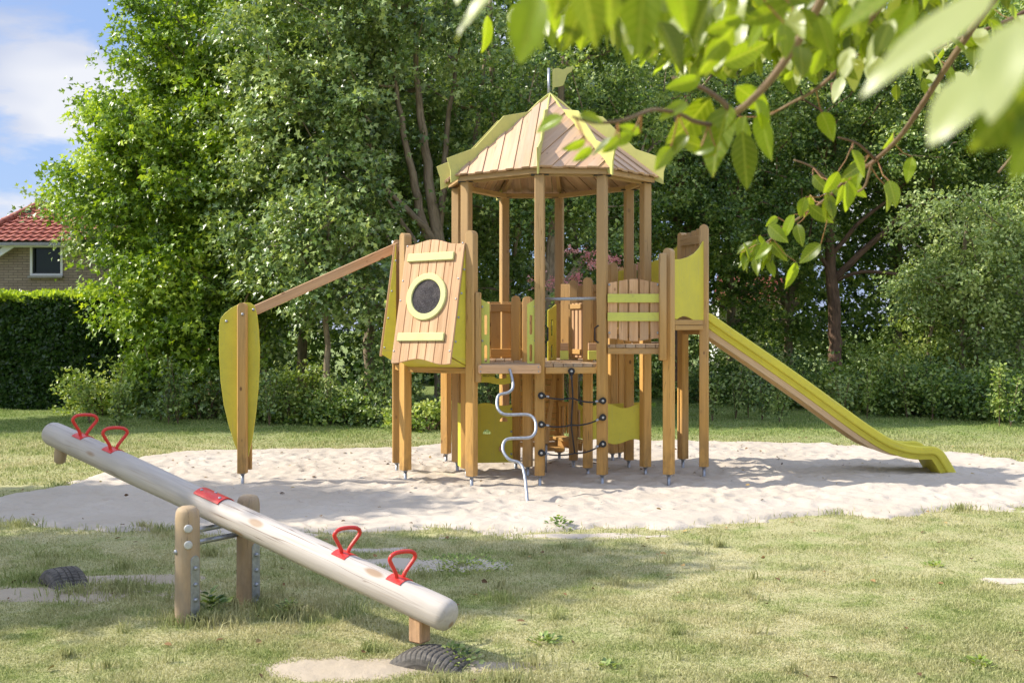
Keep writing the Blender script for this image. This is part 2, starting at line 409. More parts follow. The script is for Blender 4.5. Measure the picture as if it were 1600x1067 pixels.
# ---- roof
AP=Vector((CEN.x,CEN.y,3.93)); ZE=3.035; KE=1.13
def outp(p,k,z=None): v=Vector((CEN.x+(p[0]-CEN.x)*k,CEN.y+(p[1]-CEN.y)*k,0)); v.z=ZE if z is None else z; return v
RF=bpy.data.objects.new('roof',None); COL.objects.link(RF); RF.parent=TW
EV=[outp(p,KE) for p in OCT]
for i in range(8):
    a,b=EV[i],EV[(i+1)%8]
    U=(b-a).normalized(); mid_=(a+b)/2; V=(AP-mid_); V=(V-U*V.dot(U)).normalized(); N=U.cross(V)
    tri=[(p.dot(U) if False else (p-a).dot(U),(p-a).dot(V)) for p in (a,b,AP)]
    if i==0: ang=math.atan2(tri[2][1],tri[2][0]-tri[1][0])-R(62)+0; ang=R(56)
    elif i in (7,6): ang=math.atan2(tri[2][1]-tri[1][1],tri[2][0]-tri[1][0])
    elif i==1: ang=math.atan2(tri[2][1]-tri[1][1],tri[2][0]-tri[1][0])
    else: ang=math.atan2(tri[2][1],tri[2][0])
    mb=MB(); k=0
    for q in strips(tri,ang,.093 if i in(0,) else .088,.003):
        r=random.uniform(.2,1.)
        # along-grain coordinates: rotate local map so grain follows the board
        base=len(mb.lc); mb.prism(q,a,U,V,.019,n0=.0+.011*(k%2))
        ca,sa=math.cos(ang),math.sin(ang); off=random.uniform(0,50)
        for j in range(base,len(mb.lc)):
            P=Vector(mb.v[j])-a; u,v=P.dot(U),P.dot(V); mb.lc[j]=(u*ca+v*sa+off,-u*sa+v*ca+off*.7,P.dot(N))
        k+=1
    mb.build('roof_boards',M['roof'],RF,bevel=.003)
    # eave board and rafter
    mb=MB(); o1=outp(OCT[i],KE*.955,ZE-.022); o2=outp(OCT[(i+1)%8],KE*.955,ZE-.022); mb.beam(o1,o2,.035,.05); 
    i1=outp(OCT[i],KE*.86,2.99+.012); i2=outp(OCT[(i+1)%8],KE*.86,2.99+.012); mb.beam(i1,i2,.045,.05)
    mb.build('eave_beam',M['post'],RF,bevel=.003)
    mb=MB(); mb.beam(outp(OCT[i],KE*.9,ZE+.035),AP+Vector((0,0,-.06)),.045,.06)
    m_=(OCT[i][0]/2+OCT[(i+1)%8][0]/2,OCT[i][1]/2+OCT[(i+1)%8][1]/2)
    mb.build('rafter',M['post'],RF,bevel=.003)
    # steel saddle on the post top
    mb=MB(); mb.box((OCT[i][0],OCT[i][1],2.984),(1,0,0),(0,1,0),(0,0,1),.17,.1,.008); mb.build('post_plate',M['dark'],RF)
    # fin on the hip
    d=Vector((EV[i].x-CEN.x,EV[i].y-CEN.y,0)); L=d.length; d.normalize(); hz=AP.z-ZE
    prof=[(-.005,-.03),(.0,.03),(.12,.035),(.235,.015),(.50,.185),(.585,.16),(.80,.105),(1.085,.235),(1.05,.085),(1.045,-.045),(.98,-.07),(.9,-.05),(.5,-.045)]
    pl=[(s*L,-s*hz+h) for s,h in prof]
    mb=MB(); mb.prism(pl,AP+Vector((0,0,.02)),d,(0,0,1),.016); mb.build('roof_fin',M['fin'],RF,bevel=.002)
# flag
fp=MB(); top=W(859,107,11.37); fp.tube([(AP.x-.01,AP.y,AP.z-.05),(AP.x-.01,AP.y,top.z)],.014,12); fpo=fp.build('flag_pole',M['steel'],RF)
fl=[(863,112),(866,108),(872,107),(880,110),(886,106),(896,104),(893,112),(886,117),(884,124),(880,134),(874,136),(866,137),(863,145)]
mb=MB(); mb.prism([(W(x,y,11.37).x,W(x,y,11.37).z) for x,y in fl][::-1],(0,11.365,0),(1,0,0),(0,0,1),.012); mb.build('flag',M['fin'],RF,bevel=.001)

# ---- porthole wedge on the left turret
def quadframe(TL,TR,BL):
    U=(TR-TL).normalized(); V=(BL-TL); V=(V-U*V.dot(U)).normalized(); return U,V
TL=W(637,381,10.72);TR=W(729,375,10.36);off=Vector((-.127,-.205,-1.135));BL=TL+off;BR=TR+off
U=(TR-TL).normalized(); Wd=(TR-TL).length; Dn=off.normalized(); H=off.length
N=U.cross(Dn).normalized();  # points out to the camera side?
if N.y>0: N=-N
# sheared panel: columns run along Dn, rows along U
npk=7
WP=bpy.data.objects.new('porthole_panel',None); COL.objects.link(WP); WP.parent=TW
def wpt(u,v,n=0): return TL+U*(u*Wd)+Dn*(v*H)+N*n
pw=lambda u:(-.022*math.cos((u-.45)*7.5)+.012*u-.0)     # wavy top
mb=MB()
for i in range(npk):
    u0=i/npk+.004;u1=(i+1)/npk-.004; seg=4; vs=[];ls=[]; off_=random.uniform(0,50)
    for n_ in (0,.022):
        for k in range(seg+1):
            u=u0+(u1-u0)*k/seg
            vs.append(wpt(u,pw(u),n_)); ls.append((0+off_,u*Wd+off_,n_))
        for k in range(seg,-1,-1):
            u=u0+(u1-u0)*k/seg
            vs.append(wpt(u,1.0+pw(u)*.9+.012,n_)); ls.append((H+off_,u*Wd+off_,n_))
    m=2*(seg+1); fs=[tuple(range(m-1,-1,-1)),tuple(range(m,2*m))]+[(k,(k+1)%m,(k+1)%m+m,k+m) for k in range(m)]
    mb.add(vs,fs,ls)
mb.build('panel_boards',M['board'],WP,bevel=.003)
mb=MB()
for (px0,py0,px1,py1) in ((640,409,711.5,405.5),(624,523,695,519)):
    pass
for (u0,u1,v) in ((.075,.86,.137),(.075,.86,.815)):
    p0=wpt(u0,v,.034);p1=wpt(u1,v,.034)
    b_=MB(); b_.box((p0+p1)/2,U,Dn,N,(p1-p0).length,.082,.024); b_.build('cleat',M['cream'],WP,bevel=.007)
c0=wpt(.475,.475,.0)
def ring(mb,c,U_,V_,N_,ro,ri,h,n=40):
    vs=[];ls=[]
    for rr,hh in ((ro,.022),(ro,h-.006),(ro-.008,h),(ri+.006,h),(ri,h-.006),(ri,.022)):
        for k in range(n):
            a=2*math.pi*k/n; vs.append(c+U_*math.cos(a)*rr+V_*math.sin(a)*rr+N_*hh); ls.append((math.cos(a)*rr,math.sin(a)*rr,hh))
    fs=[(i*n+k,i*n+(k+1)%n,(i+1)*n+(k+1)%n,(i+1)*n+k) for i in range(5) for k in range(n)]
    mb.add(vs,fs,ls,False)
Vn=N.cross(U).normalized()
mb=MB(); ring(mb,c0,U,Vn,N,.232,.168,.042); mb.build('porthole_ring',M['cream'],WP)
mb=MB(); vs=[c0+U*math.cos(2*math.pi*k/40)*.170+Vn*math.sin(2*math.pi*k/40)*.170+N*.0275 for k in range(40)]
mb.add(vs,[tuple(range(40))],[(math.cos(2*math.pi*k/40)*.17,math.sin(2*math.pi*k/40)*.17,0) for k in range(40)]); mb.build('porthole_glass',M['glass'],WP)
bolts([(wpt(u,v,.022),N) for u in (.03,.965) for v in (.03,.33,.5,.93)],WP,.009,.006)
# yellow cheeks + base
def tri_panel(pts,t=.014,name='side_panel'):
    a,b,c=[Vector(p) for p in pts[:3]]; U_=(b-a).normalized(); N_=U_.cross(c-a).normalized(); V_=N_.cross(U_)
    mb=MB(); mb.prism([((Vector(p)-a).dot(U_),(Vector(p)-a).dot(V_)) for p in pts],a,U_,V_,t); return mb.build(name,M['yellow'],TW,bevel=.002)
zb=1.165
inR=Vector((E[0]-.055,E[1]+.0,0)); inL=Vector((B[0]+.03,B[1]-.03,0))
tri_panel([Vector((inR.x,inR.y,2.32)),BR+Vector((-.012,.02,.03))-N*.01,Vector((inR.x,inR.y,zb))])
tri_panel([Vector((inL.x,inL.y,2.32)),BL+Vector((.03,.02,.03))-N*.01,Vector((inL.x,inL.y,zb))])
tri_panel([BL+Vector((.03,.02,.015)),BR+Vector((-.02,.02,.015)),Vector((inR.x,inR.y,zb-.012)),Vector((inL.x,inL.y,zb-.012))],name='base_panel')
# second slanted panel on the far left face
tA=Vector((-1.185,A[1],2.36));tB=Vector((-1.158,B[1]+.08,2.36)); o2=Vector((-.145,0,-1.125))
U2=(tB-tA).normalized(); L2=(tB-tA).length; D2=o2.normalized(); N2=D2.cross(U2).normalized()
if N2.x>0: N2=-N2
mb=MB()
for i in range(6):
    p0=tA+U2*(L2*(i+.5)/6)+N2*.011; mb.box(p0+o2/2,D2,U2,N2,o2.length,L2/6-.006,.022)
mb.build('side_boards',M['board'],TW,bevel=.003)
for tt in (tA,tB): tri_panel([tt,tt+o2-U2*.0+Vector((.005,0,.02)),Vector((tt.x,tt.y,1.17))])
bolts([(tB+o2*f+Vector((.02,-.008,0)),(0,-1,0)) for f in (.15,.42,.66,.92)],TW,.010,.008)
bolts([(TR+off*(.25+.2*k)+Vector((.012,-.0,0)),(.9,-.4,0)) for k in range(4)],TW,.012,.010)

# ---- picket fences
def fence(a,b,zb,zt,n,frac=.8,t=.022,rails=(),mat='board',railmat='post',arch=.0,name='picket_fence',railoff=.022,rh=.075,backrails=True):
    a,b=Vector((*a,0)),Vector((*b,0)); U_=(b-a).normalized(); L=(b-a).length
    F_=bpy.data.objects.new(name,None); COL.objects.link(F_); F_.parent=TW
    mb=MB(); N_=U_.cross(Vector((0,0,1)))
    for i in range(n):
        w=L/n; u0=i*w+w*(1-frac)/2; u1=u0+w*frac
        f=lambda u:arch*math.cos((u/L-.5)*6.0)
        zt_=zt if not hasattr(zt,'__len__') else zt[0]+(zt[1]-zt[0])*(i+.5)/n
        g=lambda u:zb-arch*.8*math.cos((u/L-.5)*6.5)
        mb.prism([(u0,g(u0)),(u1,g(u1)),(u1,zt_+f(u1)),((u0+u1)/2,zt_+f((u0+u1)/2)),(u0,zt_+f(u0))],a,U_,(0,0,1),t)
    mb.build('pickets',M[mat],F_,bevel=.003)
    for z in rails:
        mb=MB(); mb.beam(a+N_*railoff+Vector((0,0,z)),b+N_*railoff+Vector((0,0,z)),t,rh); mb.build('rail',M[railmat],F_,bevel=.003)
    return F_
def zz(py,d): return EYE-(py-CY)/FPX*d
# front panel right of the climbing net, two lime rails
fence(P2(949,10.45),P2(1031,10.45),zz(531,10.45),zz(439,10.45),5,.82,rails=(zz(466,10.43),zz(495,10.43)),railmat='lime',arch=.018,rh=.083)
bolts([(W(x,y,10.435),(0,-1,0)) for x in (952,1028) for y in (445,520)],TW,.012,.006)
fence(P2(949,10.51),P2(1031,10.51),zz(528,10.5),zz(522,10.5),1,1.,name='back_rail',mat='post')
fence(P2(766,11.62),P2(818,11.62),zz(560,11.6),zz(472,11.6),3,.86,rails=(zz(481,11.58),zz(551.5,11.58)),mat='post',rh=.085)
fence(P2(752,11.9),P2(768,11.75),zz(560,11.8),zz(472,11.8),1,.8,mat='post')
fence(P2(893,11.4),P2(911,11.1),zz(558,11.3),zz(474,11.3),3,.6,rails=(zz(479,11.3),zz(549,11.3)),rh=.05,railoff=.02)
fence(P2(876,12.05),P2(890,12.0),zz(560,12.0),zz(444,12.0),1,.9,mat='post')
fence(P2(900,11.7),P2(913,11.7),zz(560,11.7),zz(446,11.7),1,.9,mat='post')
fence(P2(923,12.1),P2(936,12.1),zz(560,12.0),zz(444,12.0),1,.95,mat='post',rails=(zz(452,12.05),zz(520,12.05)),rh=.06)
fence(P2(976,12.0),P2(1002,12.0),1.31,(zz(417,12),zz(410,12)),4,.8,mat='post')
fence(P2(1066,11.62),P2(1096,11.2),1.56,(zz(367,11.5),zz(356,11.2)),4,.85,mat='post',rails=(zz(377,11.4),),rh=.085)
fence(P2(951,11.2),P2(1000,11.2),1.31,1.52,4,.8,mat='post')
# ---- yellow panels
def vpanel(pts,d0,d1=None,t=.014,holes=(),mat='yellow',name='panel'):
    """pts: outline in picture units on the vertical plane whose depth runs d0..d1 from first to last x"""
    d1=d0 if d1 is None else d1
    xs=[p[0] for p in pts]; xa,xb=min(xs),max(xs)
    a=Vector((*P2(xa,d0),0)); b=Vector((*P2(xb,d1),0)); U_=(b-a).normalized(); L=(b-a).length
    def cv(p):
        # intersect view ray column with plane
        q=(p[0]-800)/FPX; den=U_.x-q*U_.y; s=(q*a.y-a.x)/den; d=a.y+U_.y*s
        return (s,EYE-(p[1]-CY)/FPX*d)
    mb=MB(); mb.prism([cv(p) for p in pts],a,U_,(0,0,1),t,holes=[[cv(p) for p in h] for h in holes])
    return mb.build(name,M[mat],TW,bevel=.002)
def slot(x,y0,y1,w): 
    r=w/2; o=[]
    for k in range(7): a=math.pi*k/6; o.append((x+r*math.cos(a),y0+r-r*math.sin(a)))
    for k in range(7): a=math.pi+math.pi*k/6; o.append((x+r*math.cos(a),y1-r-r*math.sin(a)))
    return o
def hslot(y,x0,x1,h):
    return [(b+x0-y if False else x0+(b-y),y+(a-x0)) for a,b in []] or [(x0+h/2+(h/2)*-math.sin(math.pi*k/6),y-h/2*math.cos(math.pi*k/6)) for k in range(7)]+[(x1-h/2+(h/2)*math.sin(math.pi*k/6),y+h/2*math.cos(math.pi*k/6)) for k in range(7)]
p=vpanel([(752,570),(765,570),(765,475),(752,467)],10.40,holes=(slot(759,492,523,4.2),slot(759,539,566,4.2)),mat='lime',name='slotted_panel')
p=vpanel([(823.5,570),(837.5,570),(837.5,466.5),(823.5,475.5)],10.40,holes=(slot(829.5,492,523,4.2),slot(829.5,538,565,4.2)),mat='lime',name='slotted_panel')
p=vpanel([(856,570),(868.5,570),(868.5,476),(856,485)],11.3,11.6,holes=(slot(862,499,525,3.2),slot(862,538,560,3.2)),mat='yellow',name='slotted_panel')
bolts([(W(x,y,10.393),(0,-1,0)) for x,y in ((753.5,479.5),(753.5,532.5),(836,479),(836,532))],TW,.012,.01)
wav=lambda x0,x1,y,a,n=10,ph=0,cy=1.: [(x0+(x1-x0)*k/n, y-a*math.sin(ph+2*math.pi*cy*k/n)) for k in range(n+1)]
# slide tower side panel
edge=[(1052,497)]+[(1052+46*k/10,498-4*math.sin((k/10)*math.pi*2.2-.9)) for k in range(1,10)]+[(1098.5,500)]
top=[(1098.5,376.5),(1092,388),(1084,396.5),(1074,402),(1064,405),(1052,405.5)]
vpanel(edge+top,10.52,11.02,name='slide_side_panel')
vpanel([(1009,500),(1060,500),(1060,383),(1052,391),(1030,405),(1015,411),(1009,418)],12.05,11.78,name='slide_side_panel')
vpanel([(966,520),(978,520),(978,421),(966,424)],12.1,name='panel')
# lower panels
eye=lambda cx,cy,w,h:[(cx-w/2,cy)]+[(cx-w/2*math.cos(math.pi*k/8),cy-h*math.sin(math.pi*k/8)) for k in range(1,8)]+[(cx+w/2,cy)]
tp=[(745,632.5)]+[(745+55*k/10,632-2.2*math.sin(k/10*math.pi*2)-.5) for k in range(1,11)]
o_=vpanel([(745,723),(801,722)]+tp[::-1],11.35,holes=(eye(760.5,678,12.5,7.5),eye(787,658.5,12.5,7)),name='face_panel')
bolts([(W(799,y,11.335),(0,-1,0)) for y in (639,674,709)],o_,.012,.01)
nose=MB(); c=W(783.5,701,11.30); nose.box(c,(1,0,0),(0,1,0),(0,0,1),.05,.10,.05); nose.build('peg',M['board'],TW,bevel=.01)
bt=[(798-(52)*k/10,599.0+1.8*math.sin(k/10*math.pi*2-.3)) for k in range(11)]
o_=vpanel([(746,584),(798,584)]+bt,10.9,holes=(hslot(587.6,773,791.5,7.4),),name='header_panel')
cu=bpy.data.curves.new('panel_lettering','FONT'); cu.body='SKELETON'; cu.size=.026; cu.extrude=.001
to=bpy.data.objects.new('panel_lettering',cu); COL.objects.link(to); tp_=W(754,588.5,10.885)
bpy.context.view_layer.update(); dg=bpy.context.evaluated_depsgraph_get(); me=bpy.data.meshes.new_from_object(to.evaluated_get(dg)); bpy.data.objects.remove(to)
lo=bpy.data.objects.new('panel_lettering',me); COL.objects.link(lo); me.materials.append(M['dark'])
lo.parent=o_; lo.matrix_local=Matrix.Translation(tp_-root_loc(o_))@Matrix.Rotation(R(90),4,'X')
vpanel([(716,727),(724.5,732),(724.5,632),(716,629)],11.35,11.02,name='panel')
yb=[(1002-(78)*k/14,688-4.0*math.sin(k/14*math.pi*2.6+.4)+2) for k in range(15)]
yt=[(924+78*k/14,633.5-4.0*math.sin(k/14*math.pi*2.6-.6)) for k in range(15)]
vpanel(yb[::-1]+yt[::-1],11.0,11.08,name='low_panel')
vpanel([(897,684),(903,682),(911,686),(911,636),(907,632),(903,630),(897,634)],11.9,name='low_panel')
vpanel([(926,640),(1000,636),(1000,628),(926,633)],12.0,name='low_panel')
# picket wall with bench below the deck
fence(P2(873,12.25),P2(889,12.22),zz(677,12.2),zz(628,12.2),4,.7,t=.02,mat='post',rails=(zz(631,12.2),),rh=.05)
bm(W(872,683,12.0),W(909,691,11.7),.16,.03,name='bench_board'); bm(W(873,690,12.05),W(909,698,11.75),.03,.09,name='bench_board')
bm(W(905,640,11.6),W(905,684,11.6),.02,.05,up=(0,1,0),name='bench_board',mat='board')
# horizontal boarded wall
mb=MB(); n=13
for i in range(n):
    z=zz(584,12.2)-(i+.5)*(zz(584,12.2)-zz(699,12.2))/n
    a,b=P2(812,12.2),P2(869,12.25); mb.beam((a[0],a[1],z),(b[0],b[1],z),.02,(zz(584,12.2)-zz(699,12.2))/n-.005)
mb.build('boarded_wall',M['post'],TW,bevel=.002)
bm(W(861,700,12.15),W(861,702,11.8),.3,.04,name='bench_board')
bm(W(790.5,700,11.9),W(790.5,586,11.9),.03,.075,up=(1,0,0),mat='board',name='wall_stud')
# leaning ladder stile
lb=W(853.5,694,11.2); lt=W(866.5,584,11.5); bm(lb,lt,.045,.085,name='leaning_stile',up=(0,1,0))
mb=MB(); mb.tube([lb+Vector((0,0,.05)),Vector((lb.x-.01,lb.y,-.05))],.014,10); mb.build('stile_foot',M['steel'],TW)
# small step blocks, wood above lime
for (x0,x1,d) in ((876,888,10.98),(919.5,935,10.75)):
    a=W(x0,536,d); b=W(x1,548,d); c=W(x1,562,d)
    mb=MB(); mb.box(((a.x+b.x)/2,d+.04,(a.z+b.z)/2),(1,0,0),(0,1,0),(0,0,1),b.x-a.x,.08,a.z-b.z-.003); so=mb.build('step_block',M['board'],TW,bevel=.004)
    mb=MB(); mb.box(((a.x+b.x)/2,d+.035,(b.z+c.z)/2),(1,0,0),(0,1,0),(0,0,1),b.x-a.x+.006,.085,b.z-c.z); mb.build('step_face',M['lime'],so,bevel=.004)
# crossbar, hand grips
mb=MB(); mb.tube([W(848,467.5,10.45),W(937,466.5,10.47)],.0155,12); mb.build('crossbar',M['steel'],TW)
for x0,x1,d in ((851,856,10.42),(935.5,929.5,10.44)):
    s=1 if x1>x0 else -1
    mb=MB(); mb.tube([W(x0-s*3,509,d),W(x0+s*1.5,509,d),W(x1,512.5,d),W(x1,531.5,d),W(x0+s*1.5,535,d),W(x0-s*3,535,d)],.0075,8); mb.build('hand_grip',M['black'],TW)

# ---- curly steel pole
cp=[(796.4,577),(798,582),(800.5,593),(801.8,601),(800.8,607),(797,611.5),(791,614),(784.7,615.2),(780,617),(777.2,622),(776.6,632),(778.3,639),(783,644.6),(789,647.2),(797,647.8),(815,647.3),(824,647.6),(831,650.5),(836,657),(837.6,666),(836.5,674.5),(831.8,681.4),(824,683.8),(812,684.2),(797,684.9),(790,687.5),(786.6,693),(785.6,700),(787,706.5),(791,713),(796.5,718),(803,720),(808.5,721.5),(813.5,725),(817,731),(819.5,742),(821.4,755),(823,772),(824.6,789)]
pts=[]
for i,(x,y) in enumerate(cp):
    f=min(max((y-577)/(789-577),0),1); d=10.27+(9.42-10.27)*f; pts.append(W(x,y,d))
def smooth_path(P,n=3):
    P=[Vector(p) for p in P]; out=[]
    for i in range(len(P)-1):
        p0,p1,p2,p3=P[max(i-1,0)],P[i],P[i+1],P[min(i+2,len(P)-1)]
        for k in range(n):
            t=k/n; out.append(.5*((2*p1)+(p2-p0)*t+(2*p0-5*p1+4*p2-p3)*t*t+(3*p1-p0-3*p2+p3)*t**3))
    return out+[P[-1]]
mb=MB(); pts=smooth_path(pts,3); pts.append(pts[-1]+Vector((.01,-.03,-.12))); mb.tube(pts,.0145,12); mb.build('curly_pole',M['steel'],TW)

# ---- climbing net
NET=bpy.data.objects.new('climbing_net',None); COL.objects.link(NET); NET.parent=TW
def rope(a,b,sag,d0,d1,n=12):
    A_,B_=W(a[0],a[1],d0),W(b[0],b[1],d1); o=[]
    for k in range(n+1):
        t=k/n; p=A_.lerp(B_,t); p.z-=sag*4*t*(1-t); o.append(p)
    return o
dn=10.36
J=[(895,622),(892.5,664),(898,708)]; Lk=[(846,618),(846,663),(846,707.5)]; Rk=[(942,626),(942,652),(942,693.5)]
for j,l,r in zip(J,Lk,Rk):
    mb=MB(); mb.tube(rope(l,j,.02,dn-.0,dn+.02),.0075,8); mb.build('rope',M['black'],NET)
    mb=MB(); mb.tube(rope(j,r,.025,dn+.02,dn+.06),.0075,8); mb.build('rope',M['black'],NET)
mb=MB(); mb.tube([W(893,582,10.38)]+[W(x,y,dn+.02) for x,y in J],.0075,8); mb.build('rope',M['black'],NET)
for (x,y),s in [(k,1) for k in Lk]+[(k,-1) for k in Rk]+[((893,580),0)]:
    d=10.345 if s>=0 else 10.40
    if s==0: d=10.415
    c=W(x,y,d); f=Vector((0,-1,0)); h=Vector((s,0,-.18 if s else -1)).normalized()
    if s: h=Vector((s,0,-.15 if s>0 else (-.1 if y<640 else -.45))).normalized()
    mb=MB(); v=h.cross(f).normalized()
    out=[]; 
    for k in range(18):
        a=2*math.pi*k/18; r=.034
        q=(math.cos(a)*r*(1.28 if math.cos(a)>0 else 1),math.sin(a)*r*(1-.35*max(math.cos(a),0)))
        out.append(q)
    mb.prism(out,c,h,v,.022); ko=mb.build('rope_clamp',M['black'],NET,bevel=.005)
    mb=MB(); mb.tube([c+f*.010,c+f*.018],[.013,.009],10); mb.build('clamp_cap',M['knobw'],ko)
    mb=MB(); mb.tube([c+h*.045,c+h*.075],.0115,10); mb.build('clamp_sleeve',M['steel'],ko)

# ---- slide
SL=bpy.data.objects.new('slide',None); COL.objects.link(SL); SL.parent=TW
sp=[(1100,488),(1112,490.5),(1125,499.5),(1150,517),(1200,551),(1260,593),(1310,629.5),(1345,655),(1368,670.5),(1382,679.5),(1395,686.5),(1410,692),(1424,695.5),(1440,697.2),(1455,697),(1464,698.5),(1473,704.5),(1480,714),(1486,724),(1493,736),(1501,752)]
dS=11.08
path=smooth_path([W(x,y,dS) for x,y in sp],3)

sec=[(.022,-.104),(.016,-.066),(.004,-.060),(-.014,-.060),(-.018,-.050),(-.016,-.010),(-.004,0),(.040,0),(.052,-.010),(.066,-.080),(.10,-.094),(.42,-.094),(.454,-.080),(.468,-.010),(.48,0),(.524,0),(.536,-.010),(.538,-.050),(.534,-.060),(.516,-.060),(.504,-.066),(.498,-.104),(.49,-.108),(.03,-.108)]
sec=[(y_,n_*1.3) for y_,n_ in sec]
def sweep(path,sec,y0,closed=True):
    vs=[];ls=[];fs=[];n=len(sec);L=0
    for i,p in enumerate(path):
        t=(path[min(i+1,len(path)-1)]-path[max(i-1,0)]).normalized(); nrm=Vector((-t.z,0,t.x)); 
        if nrm.z<0 and abs(nrm.z)>.0: nrm=-nrm if nrm.z<-.0 and t.x>0 else nrm
        if i: L+=(p-path[i-1]).length
        for (sy,sn) in sec: vs.append(Vector((p.x,y0+sy,p.z))+nrm*sn); ls.append((L,sy,sn))
    for i in range(len(path)-1):
        for k in range(n if closed else n-1): 
            a=i*n+k;b=i*n+(k+1)%n; fs.append((a,a+n,b+n,b))
    fs.append(tuple(range(n))); m=(len(path)-1)*n; fs.append(tuple(range(m+n-1,m-1,-1)))
    return vs,fs,ls
mb=MB(); vs,fs,ls=sweep(path,sec,dS-.0); mb.add(vs,fs,ls,False)
so=mb.build('slide_shell',M['slide'],SL)
# timber cheeks under the shell
pp=[W(x,y,dS) for x,y in sp]; pp=smooth_path(pp[1:12],3)
for yy in (.034,.45):
    top=[];bot=[]
    for i,p in enumerate(pp):
        t=(pp[min(i+1,len(pp)-1)]-pp[max(i-1,0)]).normalized(); nrm=Vector((-t.z,0,t.x)); 
        f=i/(len(pp)-1); th=.064*(1-.35*f) if f<.75 else .0472*(1-(f-.75)/.25*.95)
        q=p-nrm*.141; top.append((q.x,q.z)); q=q-nrm*th; bot.append((q.x,q.z))
    mb=MB(); n=len(top); vs=[];ls=[]; L=0
    for i in range(n):
        if i: L+=math.dist(top[i],top[i-1])
        for (P_,h) in ((top[i],0),(bot[i],.08)):
            for k in (0,.035): vs.append((P_[0],dS+yy+k,P_[1])); ls.append((L,h,k))
    fs=[]
    for i in range(n-1):
        a=i*4;b=a+4
        fs+= [(a,a+2,b+2,b),(a+1,b+1,b+3,a+3),(a,b,b+1,a+1),(a+2,a+3,b+3,b+2)]
    fs+=[(0,1,3,2),((n-1)*4,(n-1)*4+2,(n-1)*4+3,(n-1)*4+1)]
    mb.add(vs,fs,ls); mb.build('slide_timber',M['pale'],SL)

# ---- arm and leaf-shaped sail
n1=P2(379,10.57); post(n1[0],n1[1],.115,EYE+34/FPX*10.57,w=.088,rot=0,parent=TW,name='sail_post')
n2=P2(389.5,10.72); post(n2[0],n2[1],.13,1.5,w=.05,rot=0,parent=TW,name='sail_post',foot=False)
lf=[(343,508),(345,498),(352,489),(362,481),(373,475.5),(383,472.5),(391,473),(398,478),(402,494),(404.5,516),(406,545),(405.5,575),(403.5,610),(399.5,650),(394,688),(388,713),(375,712),(367,694),(358,665),(350,632),(345,595),(342.5,550)]
vpanel(lf[::-1],10.64,10.64,t=.022,name='leaf_sail')
bolts([(W(x,y,d),(0,-1,0)) for x,y,d in ((379,491,10.52),(354,502,10.62),(396,484,10.62))],TW,.014,.01)
bm(W(396,486,10.74),W(624,385,11.32),.045,.095,name='brace_beam',mat='board')
mb=MB(); c=W(615,381,11.38); mb.tube([c+Vector((0,.0,.03)),c+Vector((0,0,-.03))],.02,8); 
mb.build('bracket',M['steel'],TW)

# ================================================================== SEESAW
mid=Vector((-1.585,5.88,.553)); hv=Vector((1.29,-.925,-.322)); LO=mid+hv; HI=mid-hv
ax=hv.normalized(); pr=Vector((-ax.y,ax.x,0)).normalized(); upn=ax.cross(pr)
if upn.z<0: upn=-upn
SS=empty('seesaw',(-1.585,5.88,0),'weathered log seesaw with red grab handles on two round posts in the grass','seesaw')
mb=MB(); r0=.075; pts=[];rs=[]; Lg=(LO-HI).length
def logr(s): return r0*(1+.018*math.sin(s*3.1)+.012*math.sin(s*8+1))
ends=[(-.030,.0),(-.0295,.30),(-.026,.55),(-.018,.77),(-.006,.92),(.015,.985),(.05,1.)]
for s,k in ends: pts.append(HI+ax*s); rs.append(max(k*r0,.0005))
for k in range(1,24): s=.05+(Lg-.1)*k/24; pts.append(HI+ax*s); rs.append(logr(s))
for s,k in ends[::-1]: pts.append(LO-ax*s); rs.append(max(k*r0,.0005))
mb.tube(pts,rs,28,caps=False); LG=mb.build('log',M['log'],SS)
def arc_patch(mb,s0,s1,a0,a1,rr,n=10,th=.004):
    vs=[];ls=[]
    for s in (s0,s1):
        for k in range(n+1):
            a=a0+(a1-a0)*k/n
            for q in (rr,rr+th):
                vs.append(HI+ax*s+(pr*math.sin(a)+upn*math.cos(a))*q); ls.append((s,a*rr,q))
    m=2*(n+1); fs=[]
    for k in range(n):
        a=2*k; fs+=[(a+1,a+3,m+a+3,m+a+1),(a,m+a,m+a+2,a+2),(a,a+2,a+3,a+1),(m+a,m+a+1,m+a+3,m+a+2)]
    fs+=[(0,1,m+1,m),(2*n,m+2*n,m+2*n+1,2*n+1)]
    mb.add(vs,fs,ls)
for t,lab in ((.100,None),(.196,None),(.792,None),(.905,None)):
    s=t*Lg; 
    HD=bpy.data.objects.new('handle',None); COL.objects.link(HD); HD.parent=SS
    c=HI+ax*s+upn*.076
    pr2=(pr+ax*.25).normalized()
    loop=[(-.020,-.004),(-.030,.025),(-.062,.070),(-.077,.092),(-.080,.106),(-.071,.121),(-.048,.133),(0,.137),(.048,.133),(.071,.121),(.080,.106),(.077,.092),(.062,.070),(.030,.025),(.020,-.004)]
    mb=MB(); mb.tube(smooth_path([c+pr2*a*.9+(upn*.9+Vector((0,0,1))*.1)*b*.92 for a,b in loop],3),.0098,10); mb.build('grip',M['red'],HD)
    mb=MB(); arc_patch(mb,s-.045,s+.045,-.66,.66,.0760); mb.build('base_plate',M['red'],HD)
mb=MB(); arc_patch(mb,.452*Lg,.515*Lg,-.8,.8,.0768,th=.005); cpz=mb.build('pivot_plate',M['red'],SS)
for s,a in ((.46,-.3),(.507,-.3),(.484,.1)):
    n_=(pr*math.sin(a)+upn*math.cos(a)); bolts([(HI+ax*s*Lg+n_*.0815,n_)],cpz,.009,.006)
